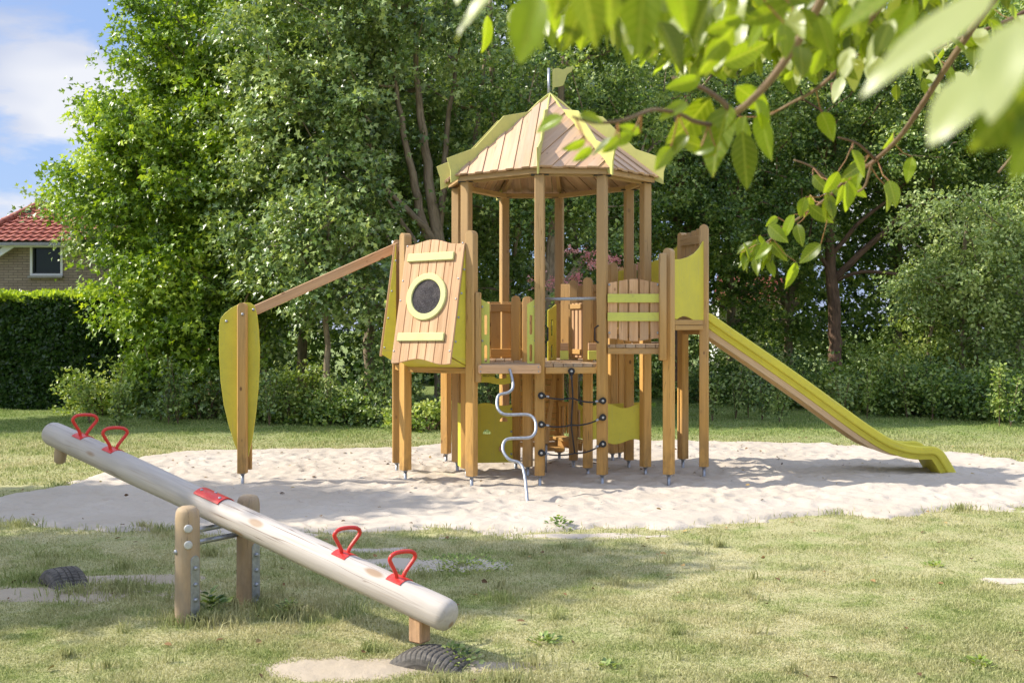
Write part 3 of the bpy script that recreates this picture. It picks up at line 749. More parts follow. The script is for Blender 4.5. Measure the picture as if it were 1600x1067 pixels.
def rpost(c,zt,r):
    mb=MB(); P_=[];Q=[]
    for z,k in ((-.1,1.),(0,1.02),(.2,1.0),(.4,.99),(zt-.06,.98),(zt-.03,.92),(zt-.012,.78),(zt-.003,.5),(zt,.02)): P_.append((c[0],c[1],z)); Q.append(r*k)
    mb.tube(P_,Q,20,caps=False); return mb.build('seesaw_post',M['pole'],SS)
pn=Vector((pr.x,pr.y,0)); PA=mid-pn*.205; PB=mid+pn*.205
if PA.y>PB.y: PA,PB=PB,PA
pa=rpost(PA,.605,.064); pb=rpost(PB,.612,.064)
axh=Vector((ax.x,ax.y,0)).normalized()
for base,po in ((PA,pa),(PB,pb)):
    c=Vector((base.x,base.y,0))+axh*.062
    mb=MB(); w=.026; pts_=[(-w,-.05),(w,-.05)]+[(w*math.cos(math.pi*k/8),.325+w*math.sin(math.pi*k/8)) for k in range(9)]
    mb.prism(pts_,c,Vector((-axh.y,axh.x,0)),(0,0,1),.008); st=mb.build('ground_strap',M['steel'],po,bevel=.001)
    bolts([(c+Vector((0,0,z))+axh*.005,axh) for z in (.03,.12,.20,.285)],po,.012,.01)
cam_dir=-pn if PA.y<PB.y else pn
cf=(Vector((PA.x,PA.y,0))); 
fd=Vector((.35,-.94,0)).normalized()
for z in (.495,.41):
    mb=MB(); mb.tube([cf+fd*.055+Vector((0,0,z)),cf+fd*.067+Vector((0,0,z)),cf+fd*.069+Vector((0,0,z))],[.022,.022,.014],14); mb.build('axle_cap',M['knobw'],pa)
mb=MB(); f2=Vector((-.75,-.66,0)).normalized(); mb.bolt(cf+f2*.061+Vector((0,0,.37)),f2,.014,.012); mb.build('bolt',M['steel'],pa)
for z,oo in ((.395,-.03),(.455,-.05)):
    mb=MB(); mb.tube([PA.xy.to_3d()+Vector((0,0,z))+axh*oo,PB.xy.to_3d()+Vector((0,0,z))+axh*oo],.0145,12); mb.build('cross_tube',M['steel'],SS)
# stops under both ends
s=.948*Lg; c=HI+ax*s; mb=MB(); mb.box((c.x,c.y,c.z-.115),(0,0,1),axh,pn,.13,.078,.075); mb.build('stop_block',M['board'],SS,bevel=.008)
s=.035*Lg; c=HI+ax*s; mb=MB(); mb.tube([c,c-upn*.10,c-upn*.150,c-upn*.162,c-upn*.165],[.038,.038,.034,.02,.002],16,caps=False); mb.build('stop_block',M['pole'],SS)

# ================================================================== TYRES
def tyre(cx,cy,cz,Ro,wd,axd,label,ri=.66):
    o=empty('buried_tyre',(cx,cy,0),label,'tyre','car tyres buried under the seesaw ends')
    a=Vector(axd).normalized(); u=Vector((0,0,1)); v=a.cross(u)
    prof=[(-.5,ri),(-.54,ri+.03),(-.56,.80),(-.53,.90),(-.44,.975),(-.36,.99),(-.30,1.0),(-.285,.975),(-.25,.975),(-.235,1.),(-.1,1.005),(-.085,.98),(-.05,.98),(-.035,1.005),(.035,1.005),(.05,.98),(.085,.98),(.1,1.005),(.235,1.),(.25,.975),(.285,.975),(.30,1.),(.36,.99),(.44,.975),(.53,.90),(.56,.80),(.54,ri+.03),(.5,ri),(.44,ri+.02),(.42,.86),(.2,.92),(-.2,.92),(-.42,.86),(-.44,ri+.02)]
    n=240; mb=MB(); vs=[];ls=[];fs=[]; m=len(prof)
    for k in range(n):
        th=2*math.pi*k/n
        for j,(w_,r_) in enumerate(prof):
            rr=r_
            if 4<=j<=23 and k%4==0: rr-=.022
            if j in (3,24) and k%4==0: rr-=.018
            tt=th+(.018*math.sin(w_*6))
            vs.append(Vector((cx,cy,cz))+a*(w_*wd)+(u*math.cos(tt)+v*math.sin(tt))*rr*Ro); ls.append((th*Ro,w_*wd,rr))
    for k in range(n):
        for j in range(m):
            fs.append((k*m+j,k*m+(j+1)%m,((k+1)%n)*m+(j+1)%m,((k+1)%n)*m+j))
    mb.add(vs,fs,ls); mb.build('tread',M['tyre'],o)
    return o
tyre(-.375,4.97,-.180,.262,.18,(-.36,-.93,0),'black tyre half buried in the ground under the low end of the seesaw')
tyre(-2.68,6.50,-.158,.262,.19,(-.78,-.62,0),'black tyre half buried in the grass under the raised end of the seesaw')
# ================================================================== GROUND
def vnoise(x,y,seed=0):
    """smooth value noise, numpy"""
    xi=np.floor(x).astype(np.int64); yi=np.floor(y).astype(np.int64); xf=x-xi; yf=y-yi
    def h(a,b):
        n=(a*374761393+b*668265263+seed*1442695041)&0xffffffff; n=((n^(n>>13))*1274126177)&0xffffffff
        return ((n^(n>>16))&0xffff)/65535.0
    u=xf*xf*(3-2*xf); v=yf*yf*(3-2*yf)
    return (h(xi,yi)*(1-u)+h(xi+1,yi)*u)*(1-v)+(h(xi,yi+1)*(1-u)+h(xi+1,yi+1)*u)*v
def fbm(x,y,seed=0,o=4):
    s=0;a=.5
    for k in range(o): s=s+a*vnoise(x*2**k,y*2**k,seed+k); a*=.5
    return s
def sdf(poly,X,Y):
    P=np.array(poly); d=np.full(X.shape,1e9); ins=np.zeros(X.shape,bool); n=len(P)
    for i in range(n):
        a=P[i];b=P[(i+1)%n]; e=b-a; t=np.clip(((X-a[0])*e[0]+(Y-a[1])*e[1])/(e@e),0,1)
        d=np.minimum(d,np.hypot(X-a[0]-t*e[0],Y-a[1]-t*e[1]))
        c=((a[1]>Y)!=(b[1]>Y))&(X<(b[0]-a[0])*(Y-a[1])/(b[1]-a[1]+1e-12)+a[0]); ins^=c
    return np.where(ins,d,-d)
pitpx=[(0,779),(60,770),(110,752),(160,736),(250,713),(360,704),(480,703),(600,701),(720,693),(900,690),(1100,691),(1250,693),(1400,700),(1500,709),(1600,723)]
pitpx2=[(1600,796),(1450,801),(1330,806),(1150,815),(1000,826),(850,830),(700,829),(560,828),(400,836),(281,833),(230,826),(169,829),(120,826),(40,828),(18,816)]
PIT=[G(*p) for p in pitpx]+[(6.6,11.6),(7.1,10.8),(6.4,9.5)]+[G(*p) for p in pitpx2]+[(-5.0,8.6),(-5.6,9.2),(-5.3,9.7)]
def pit_sd(X,Y): return sdf(PIT,X,Y)+(fbm(X*1.6,Y*1.6,3)-.47)*.55+(fbm(X*6,Y*9,9,3)-.44)*.34
PATCH=[(-2.75,6.28,.62,.17,1),(-2.33,6.62,.40,.10,2),(-.66,4.93,.34,.13,3),(-.52,7.05,.40,.19,4),(-.95,7.5,.14,.05,5),(.35,8.02,.55,.06,6),(3.02,6.63,.12,.05,7),(-.15,4.95,.25,.07,8)]
def patch_sd(p,X,Y):
    cx,cy,rx,ry,s=p
    return (1-np.hypot((X-cx)/rx,(Y-cy)/ry))*min(rx,ry)+(fbm(X*5,Y*5,s*7)-.47)*.22
def lush(t,pos):
    y=t.n('ShaderNodeSeparateXYZ',i_0=pos).outputs[1]; m=t.n('ShaderNodeMapRange'); t.set(m.inputs[0],y); m.inputs[1].default_value=13.6; m.inputs[2].default_value=16.2; m.inputs[3].default_value=0.; m.inputs[4].default_value=.75
    return m.outputs[0]
def groundmat():
    t=NT('dry_lawn_soil'); pos=t.n('ShaderNodeNewGeometry').outputs['Position']
    n1=t.noise(pos,.55,4,.6); n2=t.noise(pos,3.2,5,.65); n3=t.noise(pos,38,4,.7); n4=t.noise(pos,140,2,.6)
    dry=t.mix(t.ramp(n3,[(.3,0.),(.7,1.)]),(.36,.33,.17),(.54,.50,.29))
    grn=t.mix(t.ramp(n3,[(.3,0.),(.7,1.)]),(.19,.235,.065),(.33,.37,.13))
    m=t.ramp(n2,[(.28,0.),(.52,1.)]); c=t.mix(m,grn,dry)
    c=t.mix(t.ramp(n1,[(.45,0.),(.65,.45)]),c,grn)
    c=t.mix(lush(t,pos),c,(.13,.21,.045))
    c=t.mix(t.ramp(n4,[(.45,0.),(.75,.6)]),c,(.16,.155,.07))
    return t.done(t.pbsdf(c,.95,.1,normal=t.bump(n3,.6,.02)))
M['lawn']=groundmat()
def sandmat(name,a,b):
    t=NT(name); pos=t.n('ShaderNodeNewGeometry').outputs['Position']
    n1=t.noise(pos,1.1,4,.6); n2=t.noise(pos,26,5,.7); n3=t.noise(pos,9,3,.6)
    c=t.mix(t.ramp(n1,[(.35,0.),(.65,1.)]),a,b)
    c=t.mix(t.ramp(n2,[(.55,0.),(.8,.35)]),c,tuple(x*.72 for x in a))
    vo=t.n('ShaderNodeTexVoronoi'); t.set(vo.inputs['Vector'],pos); vo.inputs['Scale'].default_value=16
    sp=t.ramp(vo.outputs['Distance'],[(.05,1.),(.085,0.)]); g=t.ramp(n1,[(.45,0.),(.55,1.)])
    mm=t.n('ShaderNodeMath',operation='MULTIPLY'); t.set(mm.inputs[0],sp); t.set(mm.inputs[1],g)
    c=t.mix(mm.outputs[0],c,(.20,.14,.09))
    bp=t.n('ShaderNodeMath',operation='ADD'); t.set(bp.inputs[0],n2); t.set(bp.inputs[1],n3)
    return t.done(t.pbsdf(c,.95,.15,normal=t.bump(bp.outputs[0],.35,.025)))
M['sand']=sandmat('pale_sand',(.455,.395,.32),(.52,.46,.385))
M['dirt']=sandmat('dry_dirt',(.36,.30,.22),(.44,.37,.28))
def grid_sheet(name,x0,x1,y0,y1,step,hfun,mat,label=None):
    nx=int((x1-x0)/step)+1; ny=int((y1-y0)/step)+1
    X,Y=np.meshgrid(np.linspace(x0,x1,nx),np.linspace(y0,y1,ny)); Z,keep=hfun(X,Y)
    idx=np.arange(nx*ny).reshape(ny,nx)
    q=np.stack([idx[:-1,:-1],idx[:-1,1:],idx[1:,1:],idx[1:,:-1]],-1).reshape(-1,4)
    k=keep.ravel()[q].any(1); q=q[k]; used=np.unique(q); mp=np.full(nx*ny,-1); mp[used]=np.arange(len(used))
    V=np.stack([X.ravel(),Y.ravel(),Z.ravel()],-1)[used]
    return fast_mesh(name,V,mp[q],mat,smooth=True)
FP=[(random.uniform(-6,6.8),random.uniform(7.6,14.6),random.uniform(0,math.pi),random.uniform(.06,.12),random.uniform(.6,1.3)) for _ in range(2300)]
def prints(X,Y):
    Zp=np.zeros(X.shape); x0,y0=X[0,0],Y[0,0]; st=X[0,1]-X[0,0]; sy=Y[1,0]-Y[0,0]
    for (x,y,a,r,dp) in FP:
        i0=int((x-x0-.25)/st); i1=int((x-x0+.25)/st)+1; j0=int((y-y0-.25)/sy); j1=int((y-y0+.25)/sy)+1
        if i0<0 or j0<0 or i1>X.shape[1] or j1>X.shape[0]: continue
        u=X[j0:j1,i0:i1]-x; v=Y[j0:j1,i0:i1]-y; p=(u*math.cos(a)+v*math.sin(a))/r; q=(-u*math.sin(a)+v*math.cos(a))/(r*.55); d2=p*p+q*q
        Zp[j0:j1,i0:i1]+=.013*dp*(-1.25*np.exp(-d2*1.6)+.55*np.exp(-(np.sqrt(d2)-1.35)**2*5))
    return Zp
def pit_h(X,Y):
    sd=pit_sd(X,Y)
    b=(fbm(X*2.6,Y*4.2,21,3)-.44)*.070+(fbm(X*9,Y*12,31,2)-.37)*.036+(fbm(X*.5,Y*.5,41,2)-.37)*.05+prints(X,Y)*1.05
    ind=np.clip(sd*.5,0,1)
    z=.030+b*np.clip(.3+ind*2,0,1)
    z=np.where(sd<.10,np.minimum(z,.006+sd*.3),z); z=np.where(sd<0,sd*.4,z)
    return np.maximum(z,-.06)+0., sd>-.12
o=grid_sheet('sandpit',-7.5,8,7.2,15.2,.027,pit_h,M['sand']); tag(o,kind='structure')
gx=[];st=1.0
def ground_h(X,Y):
    s=pit_sd(X,Y)
    z=np.where(s>.04,-.10,0.0)
    return z,np.ones(X.shape,bool)
o=grid_sheet('lawn',-9.,9.,3.,17.,.05,ground_h,M['lawn']); tag(o,kind='structure')
def frame_sheet(name,mat):
    xs=[-150,-9,9,150]; ys=[-60,3,17,260]; V=[];F_=[]
    for y in ys:
        for x in xs: V.append((x,y,0))
    for j in range(3):
        for i in range(3):
            if i==1 and j==1: continue
            a=j*4+i; F_.append((a,a+1,a+5,a+4))
    return fast_mesh(name,np.array(V,float),np.array(F_),mat)
o=frame_sheet('ground',M['lawn']); tag(o,kind='structure')
for i,p in enumerate(PATCH):
    def ph(X,Y,p=p):
        sd=patch_sd(p,X,Y); z=.004+np.clip(sd*.12,-.03,.012)+(fbm(X*9,Y*9,5)-.45)*.012
        return z,sd>-.10
    o=grid_sheet('dirt_patch',p[0]-p[2]*1.6,p[0]+p[2]*1.6,p[1]-p[3]*2.2,p[1]+p[3]*2.2,.02,ph,M['sand'] if p[4] in(4,5,6,7) else M['dirt']); tag(o,kind='structure')

# ---- grass blades
def grassmat():
    t=NT('lawn_blades'); pos=t.n('ShaderNodeNewGeometry').outputs['Position']; rnd=t.attr('rnd').outputs['Fac']
    n1=t.noise(pos,.55,4,.6); n2=t.noise(pos,3.2,5,.65)
    dry=t.ramp(rnd,[(0.,(.34,.32,.14)),(.5,(.55,.51,.27)),(1.,(.74,.68,.42))])
    grn=t.ramp(rnd,[(0.,(.12,.19,.035)),(.5,(.25,.33,.08)),(1.,(.44,.48,.17))])
    c=t.mix(t.ramp(n2,[(.28,.0),(.55,.92)]),grn,dry)
    c=t.mix(t.ramp(n1,[(.45,0.),(.65,.5)]),c,grn)
    c=t.mix(lush(t,pos),c,t.ramp(rnd,[(0.,(.10,.19,.03)),(.6,(.22,.34,.06)),(1.,(.42,.47,.14))]))
    b=t.pbsdf(c,.6,.25); tr=t.n('ShaderNodeBsdfTranslucent'); t.set(tr.inputs[0],c)
    mx=t.n('ShaderNodeMixShader'); mx.inputs[0].default_value=.35; t.set(mx.inputs[1],b); t.set(mx.inputs[2],tr.outputs[0]); return t.done(mx.outputs[0])
M['grass']=grassmat()
def blades(name,XY,h,w,lean=.5,rnd=None,label=None):
    n=len(XY); th=rng.uniform(0,2*np.pi,n); ln=rng.uniform(.1,1.,n)*lean; ph=rng.uniform(0,2*np.pi,n)
    H=h*rng.uniform(.55,1.25,n); d=np.stack([np.cos(th),np.sin(th)],-1); l=np.stack([np.cos(ph),np.sin(ph)],-1)
    base=np.concatenate([XY,np.full((n,1),-.004)],1)
    V=np.zeros((n,5,3)); hw=(w*rng.uniform(.6,1.3,n)/2)[:,None]
    V[:,0]=base; V[:,0,:2]-=d*hw; V[:,1]=base; V[:,1,:2]+=d*hw
    m=base.copy(); m[:,:2]+=l*(H*ln*.35)[:,None]; m[:,2]+=H*.6
    V[:,2]=m; V[:,2,:2]+=d*hw*.8; V[:,3]=m; V[:,3,:2]-=d*hw*.8
    tp=base.copy(); tp[:,:2]+=l*(H*ln)[:,None]; tp[:,2]+=H*(1-.25*ln); V[:,4]=tp
    # two tris + two tris -> use tris
    f=np.array([[0,1,2],[0,2,3],[3,2,4]]); F_=(np.arange(n)[:,None,None]*5+f[None]).reshape(-1,3)
    rn=np.repeat(rng.uniform(0,1,n) if rnd is None else rnd,5)
    return fast_mesh(name,V.reshape(-1,3),F_,M['grass'],attrs={'rnd':rn})
def offpatch(X,Y,thr=0.0):
    k=pit_sd(X,Y)<-.02+rng.uniform(-.05,.05,X.shape)
    for p in PATCH: k&=patch_sd(p,X,Y)<thr+rng.uniform(-.05,.03,X.shape)
    return k
# near lawn: density follows distance
n=620000
D=4.25/(1-rng.uniform(0,1,n)*(1-4.25/10.2)); Xn=rng.uniform(-1,1,n)*(D*.5+.35)
tuft=fbm(Xn*1.3,D*1.3,61,3); k=offpatch(Xn,D)&(rng.uniform(0,1,n)<.45+tuft)
XY=np.stack([Xn,D],-1)[k]; tu=fbm(XY[:,0]*4,XY[:,1]*4,77,3)
o=blades('grass',XY,.012+.040*np.clip(tu-.25,0,1),.0042,lean=1.1); tag(o,'short dry mown grass covering the lawn in front of the sand','grass',kind='stuff')
# back lawn
n=230000; D=rng.uniform(10.5,22,n); Xn=rng.uniform(-1,1,n)*(D*.5+.5); k=offpatch(Xn,D)
XY=np.stack([Xn,D],-1)[k]; tu=fbm(XY[:,0]*1.5,XY[:,1]*1.5,97,3)
o=blades('grass',XY,.02+.09*np.clip(tu-.3,0,1),.010,lean=.8); tag(o,'longer grass on the lawn behind the sandpit towards the trees','grass',kind='stuff')
# taller tufts along the sand edge and round the seesaw posts
pts=[]
def tuftat(x,y,r,n): 
    a=rng.uniform(0,2*np.pi,n); q=np.abs(rng.normal(0,r,n)); pts.append(np.stack([x+np.cos(a)*q,y+np.sin(a)*q*.7],-1))
for (x,y) in ((PA.x,PA.y),(PB.x,PB.y)): 
    tuftat(x,y,.13,900); tuftat(x+.12,y-.05,.15,800)
tuftat(-1.15,5.85,.28,2600); tuftat(-2.3,6.35,.2,1500); tuftat(-2.9,6.6,.14,500); tuftat(-2.5,6.25,.12,500); tuftat(-.02,4.72,.10,350); tuftat(-.3,4.68,.09,200); tuftat(.1,4.95,.12,260)
for (px,py) in ((330,868),(430,940),(250,830),(222,826),(290,838),(30,822),(1180,806),(1300,802),(1420,800),(1500,797)): x,y=G(px,py); tuftat(x,y,.14,420)
for _ in range(70):
    x_,y_=random.uniform(-3.6,1.5),random.uniform(4.5,8.8)
    if float(pit_sd(np.array([x_]),np.array([y_]))[0])<-.1: tuftat(x_,y_,random.uniform(.03,.09),random.randint(30,130))
T_=np.concatenate(pts); T_=T_[pit_sd(T_[:,0],T_[:,1])<.06]
o=blades('grass',T_[::2],.078,.0055,lean=.9,rnd=rng.uniform(0,.7,len(T_[::2]))); tag(o,'tall green grass tufts round the seesaw posts, tyres and sand edge','grass',kind='stuff')
# fringe along pit edge
n=60000; th=rng.uniform(0,1,n); X=rng.uniform(-6,7,n); Y=rng.uniform(7.6,15,n); s=pit_sd(X,Y); k=(s<.09)&(s>-.22)&(rng.uniform(0,1,n)<np.clip(fbm(X*2.5,Y*2.5,5)*2.2-.55,0,1))
XY=np.stack([X,Y],-1)[k]; o=blades('grass',XY,.055,.007,lean=.9); tag(o,'uneven grass fringe growing over the edge of the sandpit','grass',kind='stuff')

# ================================================================== LEAVES
LOBED=np.array([[0,0,0],[-.52,.42,.10],[-.17,.50,.03],[0,1.,-.06],[.17,.50,.03],[.52,.42,.10]]); 
OVATE=np.array([[0,0,0],[-.30,.28,.07],[-.26,.66,.05],[0,1.,-.08],[.26,.66,.05],[.30,.28,.07]])
LQ=np.array([[0,3,2,1],[0,5,4,3]])
def norm(a): return a/np.maximum(np.linalg.norm(a,axis=-1,keepdims=True),1e-9)
def leaves(name,C,T,N,size,shape,mat,parent=None,rnd=None):
    n=len(C); T=norm(T); N=norm(N-T*np.sum(N*T,-1,keepdims=True)); B=np.cross(T,N)
    V=C[:,None]+size[:,None,None]*(B[:,None]*shape[None,:,0:1]+T[:,None]*shape[None,:,1:2]+N[:,None]*shape[None,:,2:3])
    F_=(np.arange(n)[:,None,None]*6+LQ[None]).reshape(-1,4)
    rn=np.repeat(rng.uniform(0,1,n) if rnd is None else rnd,6)
    return fast_mesh(name,V.reshape(-1,3),F_,mat,parent,{'rnd':rn})
def clump_leaves(cents,nper,rad,size,shape,droop=.35,flat=.75,ns=9):
    m=len(cents); n=m*nper; ci=np.repeat(np.arange(m),nper)
    D_=norm(rng.normal(size=(m,ns,3))*np.array([1,1,.42])+np.array([-.06,-.14,.08])); Ls=rng.uniform(.55,1.5,(m,ns))
    k=rng.integers(0,ns,n); d=D_[ci,k]; s=rng.uniform(.05,1,n)**.75; r=(rad*1.35*Ls[ci,k]*s)[:,None]
    off=d*r+rng.normal(size=(n,3))*(.045+.05*rng.uniform(0,1,n))[:,None]*(rad/.35); off[:,2]-=.30*rad*s*s
    C=cents[ci]+off
    T=d*.8+rng.normal(size=(n,3))*.6; T[:,2]-=droop
    N=np.array([-.32,-.26,.50])+d*.32+rng.normal(size=(n,3))*.50
    tint=np.clip(rng.uniform(0,1,n)*.62+rng.uniform(-.1,.5,m)[ci]-.05+.15*s,0,1)
    return C,T,N,size*rng.uniform(.5,1.35,n),tint

def tree(name,label,cat,base,stems,ells,mat,bmat,leafsize=.1,rad=.42,nper=110,shape=LOBED,group=None,twr=.009,seedshell=.5,droop=.35,trunk_r=.12,minz=None,mask=None,seg=7):
    """stems: lists of (x,y,z,r); ells: (cx,cy,cz,rx,ry,rz,nclumps)"""
    T_=empty(name,(base[0],base[1],0),label,cat,group)
    nodes=[];par=[];rr=[]
    for st in stems:
        P=[Vector(p[:3]) for p in st]; Q=smooth_path(P,4); rs=np.interp(np.linspace(0,len(st)-1,len(Q)),range(len(st)),[p[3] for p in st])
        first=-1
        if nodes:
            ds=[(Q[0]-q).length for q in nodes]; j=int(np.argmin(ds)); 
            first=j if ds[j]<.6 else -1
        for i,q in enumerate(Q):
            w=Vector((random.gauss(0,.012),random.gauss(0,.012),0))*(1 if i else 0)
            nodes.append(q+w); par.append(first); rr.append(float(rs[i])); first=len(nodes)-1
    nst=len(nodes)
    cents=[]
    for (cx,cy,cz,rx,ry,rz,nc) in ells:
        d=norm(rng.normal(size=(nc,3))); k=(seedshell+(1-seedshell)*rng.uniform(0,1,nc)**.6)[:,None]*rng.uniform(.8,1.12,nc)[:,None]
        cents.append(np.array([cx,cy,cz])+d*k*np.array([rx,ry,rz]))
    cents=np.concatenate(cents)
    if minz is not None: cents=cents[cents[:,2]>minz]
    if mask is not None: cents=cents[mask(cents)]
    root=np.array(nodes[0]); order=np.argsort(np.linalg.norm(cents-np.array(nodes[nst-1]),axis=1))
    Np=np.array([tuple(n_) for n_ in nodes]); plist=list(Np)
    for ci in order:
        c=cents[ci]; A_=np.array(plist); dv=c-A_; dist=np.linalg.norm(dv,axis=1)
        pen=dist+np.where(A_[:,2]>c[2]-.1,.8*(A_[:,2]-c[2]+.1),0)
        pen[:1]+=1; j=int(np.argmin(pen)); a=A_[j]; L=dist[j]; k=max(1,int(L/.45)); prev=j
        for s in range(1,k+1):
            t=s/k; q=a+(c-a)*t; q[2]-=.10*L*4*t*(1-t)*.4; q+=rng.normal(0,.03*L/k+.005,3)*(t<1)
            plist.append(q); par.append(prev); rr.append(-1); prev=len(plist)-1
    nn=len(plist); cnt=np.zeros(nn)
    ch=[[] for _ in range(nn)]
    for i,p in enumerate(par):
        if p>=0: ch[p].append(i)
    for i in range(nn-1,-1,-1):
        if cnt[i]==0: cnt[i]=1
        if par[i]>=0: cnt[par[i]]+=cnt[i]*(1 if True else 0)
    rad_=np.array([rr[i] if rr[i]>0 else min(twr*cnt[i]**.42,trunk_r*.55) for i in range(nn)])
    mbt=MB(); mbb=MB()
    # chains
    done=set(); starts=[i for i in range(nn) if par[i]<0]
    stack=list(starts)
    def emit(chain):
        if len(chain)<2: return
        P=[plist[i] for i in chain]; rs=[rad_[i] for i in chain]
        for a in range(1,len(rs)): rs[a]=min(rs[a],rs[a-1]*1.02)
        rs[-1]*=.6
        tgt=mbt if chain[1]<nst else mbb
        tgt.tube(P,rs,seg=seg+3 if chain[1]<nst else 5,caps=False)
    while stack:
        i=stack.pop(); chain=[par[i],i] if par[i]>=0 else [i]
        while ch[i]:
            cs=sorted(ch[i],key=lambda q:(q>=nst, -cnt[q])); stack+=cs[1:]; 
            nxt=cs[0]
            if i<nst and nxt>=nst and len(chain)>1: 
                emit(chain); chain=[i]
            chain.append(nxt); i=nxt
        emit(chain)
    mbt.build('trunk',bmat,T_); 
    if mbb.v: mbb.build('branches',bmat,T_)
    C_,TT,NN,S_,tint=clump_leaves(cents,nper,rad,leafsize,shape,droop=droop)
    if mask is not None and False: pass
    leaves('crown',C_,TT,NN,S_,shape,mat,T_,tint)
    return T_
def window(*wins):
    def f(c):
        px=800+c[:,0]/c[:,1]*FPX; py=CY-(c[:,2]-EYE)/c[:,1]*FPX; k=np.ones(len(c),bool)
        for (x0,x1,y0,y1,dm,p) in wins: k&=~((px>x0)&(px<x1)&(py>y0)&(py<y1)&(c[:,1]<dm)&(rng.uniform(0,1,len(c))<p))
        return k
    return f
def X(px,D): return (px-800)/FPX*D
def Z(py,D): return EYE-(py-CY)/FPX*D
def S(*pts): return [(X(px,d),d,Z(py,d),r) for px,py,d,r in pts]

# left bright maple
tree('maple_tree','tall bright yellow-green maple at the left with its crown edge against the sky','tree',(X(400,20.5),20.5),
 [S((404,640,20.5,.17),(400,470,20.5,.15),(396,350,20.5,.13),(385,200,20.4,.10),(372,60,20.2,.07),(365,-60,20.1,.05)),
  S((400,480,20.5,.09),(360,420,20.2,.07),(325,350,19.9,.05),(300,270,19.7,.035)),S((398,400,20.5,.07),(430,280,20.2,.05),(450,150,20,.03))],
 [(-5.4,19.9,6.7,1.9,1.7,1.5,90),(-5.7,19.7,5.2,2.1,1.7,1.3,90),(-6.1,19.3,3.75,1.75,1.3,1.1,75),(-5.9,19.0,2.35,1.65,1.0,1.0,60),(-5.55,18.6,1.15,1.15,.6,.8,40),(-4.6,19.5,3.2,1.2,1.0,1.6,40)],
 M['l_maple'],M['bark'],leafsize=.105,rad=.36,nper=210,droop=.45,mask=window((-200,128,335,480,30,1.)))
tree('maple_tree','lower grey-green tree showing past the left edge of the bright maple above the tiled roof','tree',(X(210,22.5),22.5),
 [S((215,640,22.5,.11),(210,450,22.5,.09),(200,360,22.4,.06),(190,300,22.3,.04)),S((203,370,22.4,.05),(150,340,22.1,.03),(85,300,21.9,.012))],
 [(X(190,22.3),22.3,3.7,1.1,1.0,1.0,34),(X(110,22),22,3.45,.55,.4,.5,7),(X(85,22),22,3.95,.25,.2,.15,3)],M['l_grey'],M['bark'],leafsize=.10,rad=.36,nper=120,mask=window((-200,118,345,480,30,1.)))
# central multi-stemmed maple
tree('maple_tree','wide grey-green multi-stemmed maple with forked pale trunks behind the porthole panel','tree',(X(690,18.5),18.5),
 [S((692,655,18.5,.15),(690,520,18.5,.13),(688,400,18.5,.115),(676,330,18.4,.09),(664,230,18.3,.075),(652,140,18.2,.055),(648,40,18.2,.035)),
  S((689,410,18.5,.10),(665,360,18.4,.085),(648,290,18.3,.07),(632,210,18.1,.05),(618,120,18,.03)),
  S((684,390,18.5,.08),(692,300,18.6,.06),(700,200,18.6,.045),(712,100,18.6,.03)),
  S((676,372,18.4,.07),(640,330,18.1,.05),(600,292,17.9,.035),(560,255,17.7,.02)),
  S((660,400,18.4,.05),(630,350,18.2,.035),(606,310,18,.025),(580,230,17.8,.018)),
  S((655,420,18.3,.035),(620,395,18,.028),(590,340,17.9,.02),(575,300,17.8,.014)),
  S((700,640,18.7,.07),(715,450,18.8,.06),(730,330,18.9,.05),(745,200,18.9,.04),(760,80,18.9,.025))],
 [(-2.9,18.0,6.4,1.9,1.5,1.5,92),(-3.3,17.8,4.8,1.6,1.2,1.1,75),(-1.5,18.6,6.6,1.4,1.4,1.8,60),(-4.0,17.9,3.6,.9,.8,.8,22),(-2.7,17.6,3.8,.9,.7,.5,18),(-1.2,18.8,4.4,.8,.8,.8,14),(-3.9,17.8,2.6,.8,.6,.7,16),(-4.5,18.6,2.0,.8,.6,1.2,12)],
 M['l_grey'],M['bark'],leafsize=.10,rad=.36,nper=180,droop=.5,seg=8,mask=window((585,725,110,420,18.75,.85),(492,532,310,650,18.2,.85)))
# sapling
tree('young_maple_tree','slender young maple with a thin straight trunk between the leaf-shaped sail and the turret','tree',(X(512,17),17),
 [S((513,650,17,.052),(511,560,17,.048),(507,480,17,.042),(513,400,17,.036),(511,320,17,.03),(512,240,17,.02)),S((507,470,17,.02),(490,430,16.8,.014),(470,400,16.7,.01)),S((512,440,17,.02),(530,410,16.9,.014),(556,380,16.8,.01)),S((511,420,17,.022),(500,360,16.9,.016),(482,310,16.8,.01))],
 [(-2.9,16.7,3.0,.75,.5,.75,24),(-3.3,16.8,2.0,.7,.5,.5,16),(-2.5,16.8,2.1,.6,.5,.6,14),(-3.5,16.6,2.9,.5,.4,.4,8),(-2.0,17.3,2.7,.5,.4,.9,9)],
 M['l_grey'],M['bark'],leafsize=.095,rad=.30,nper=95,droop=.6)
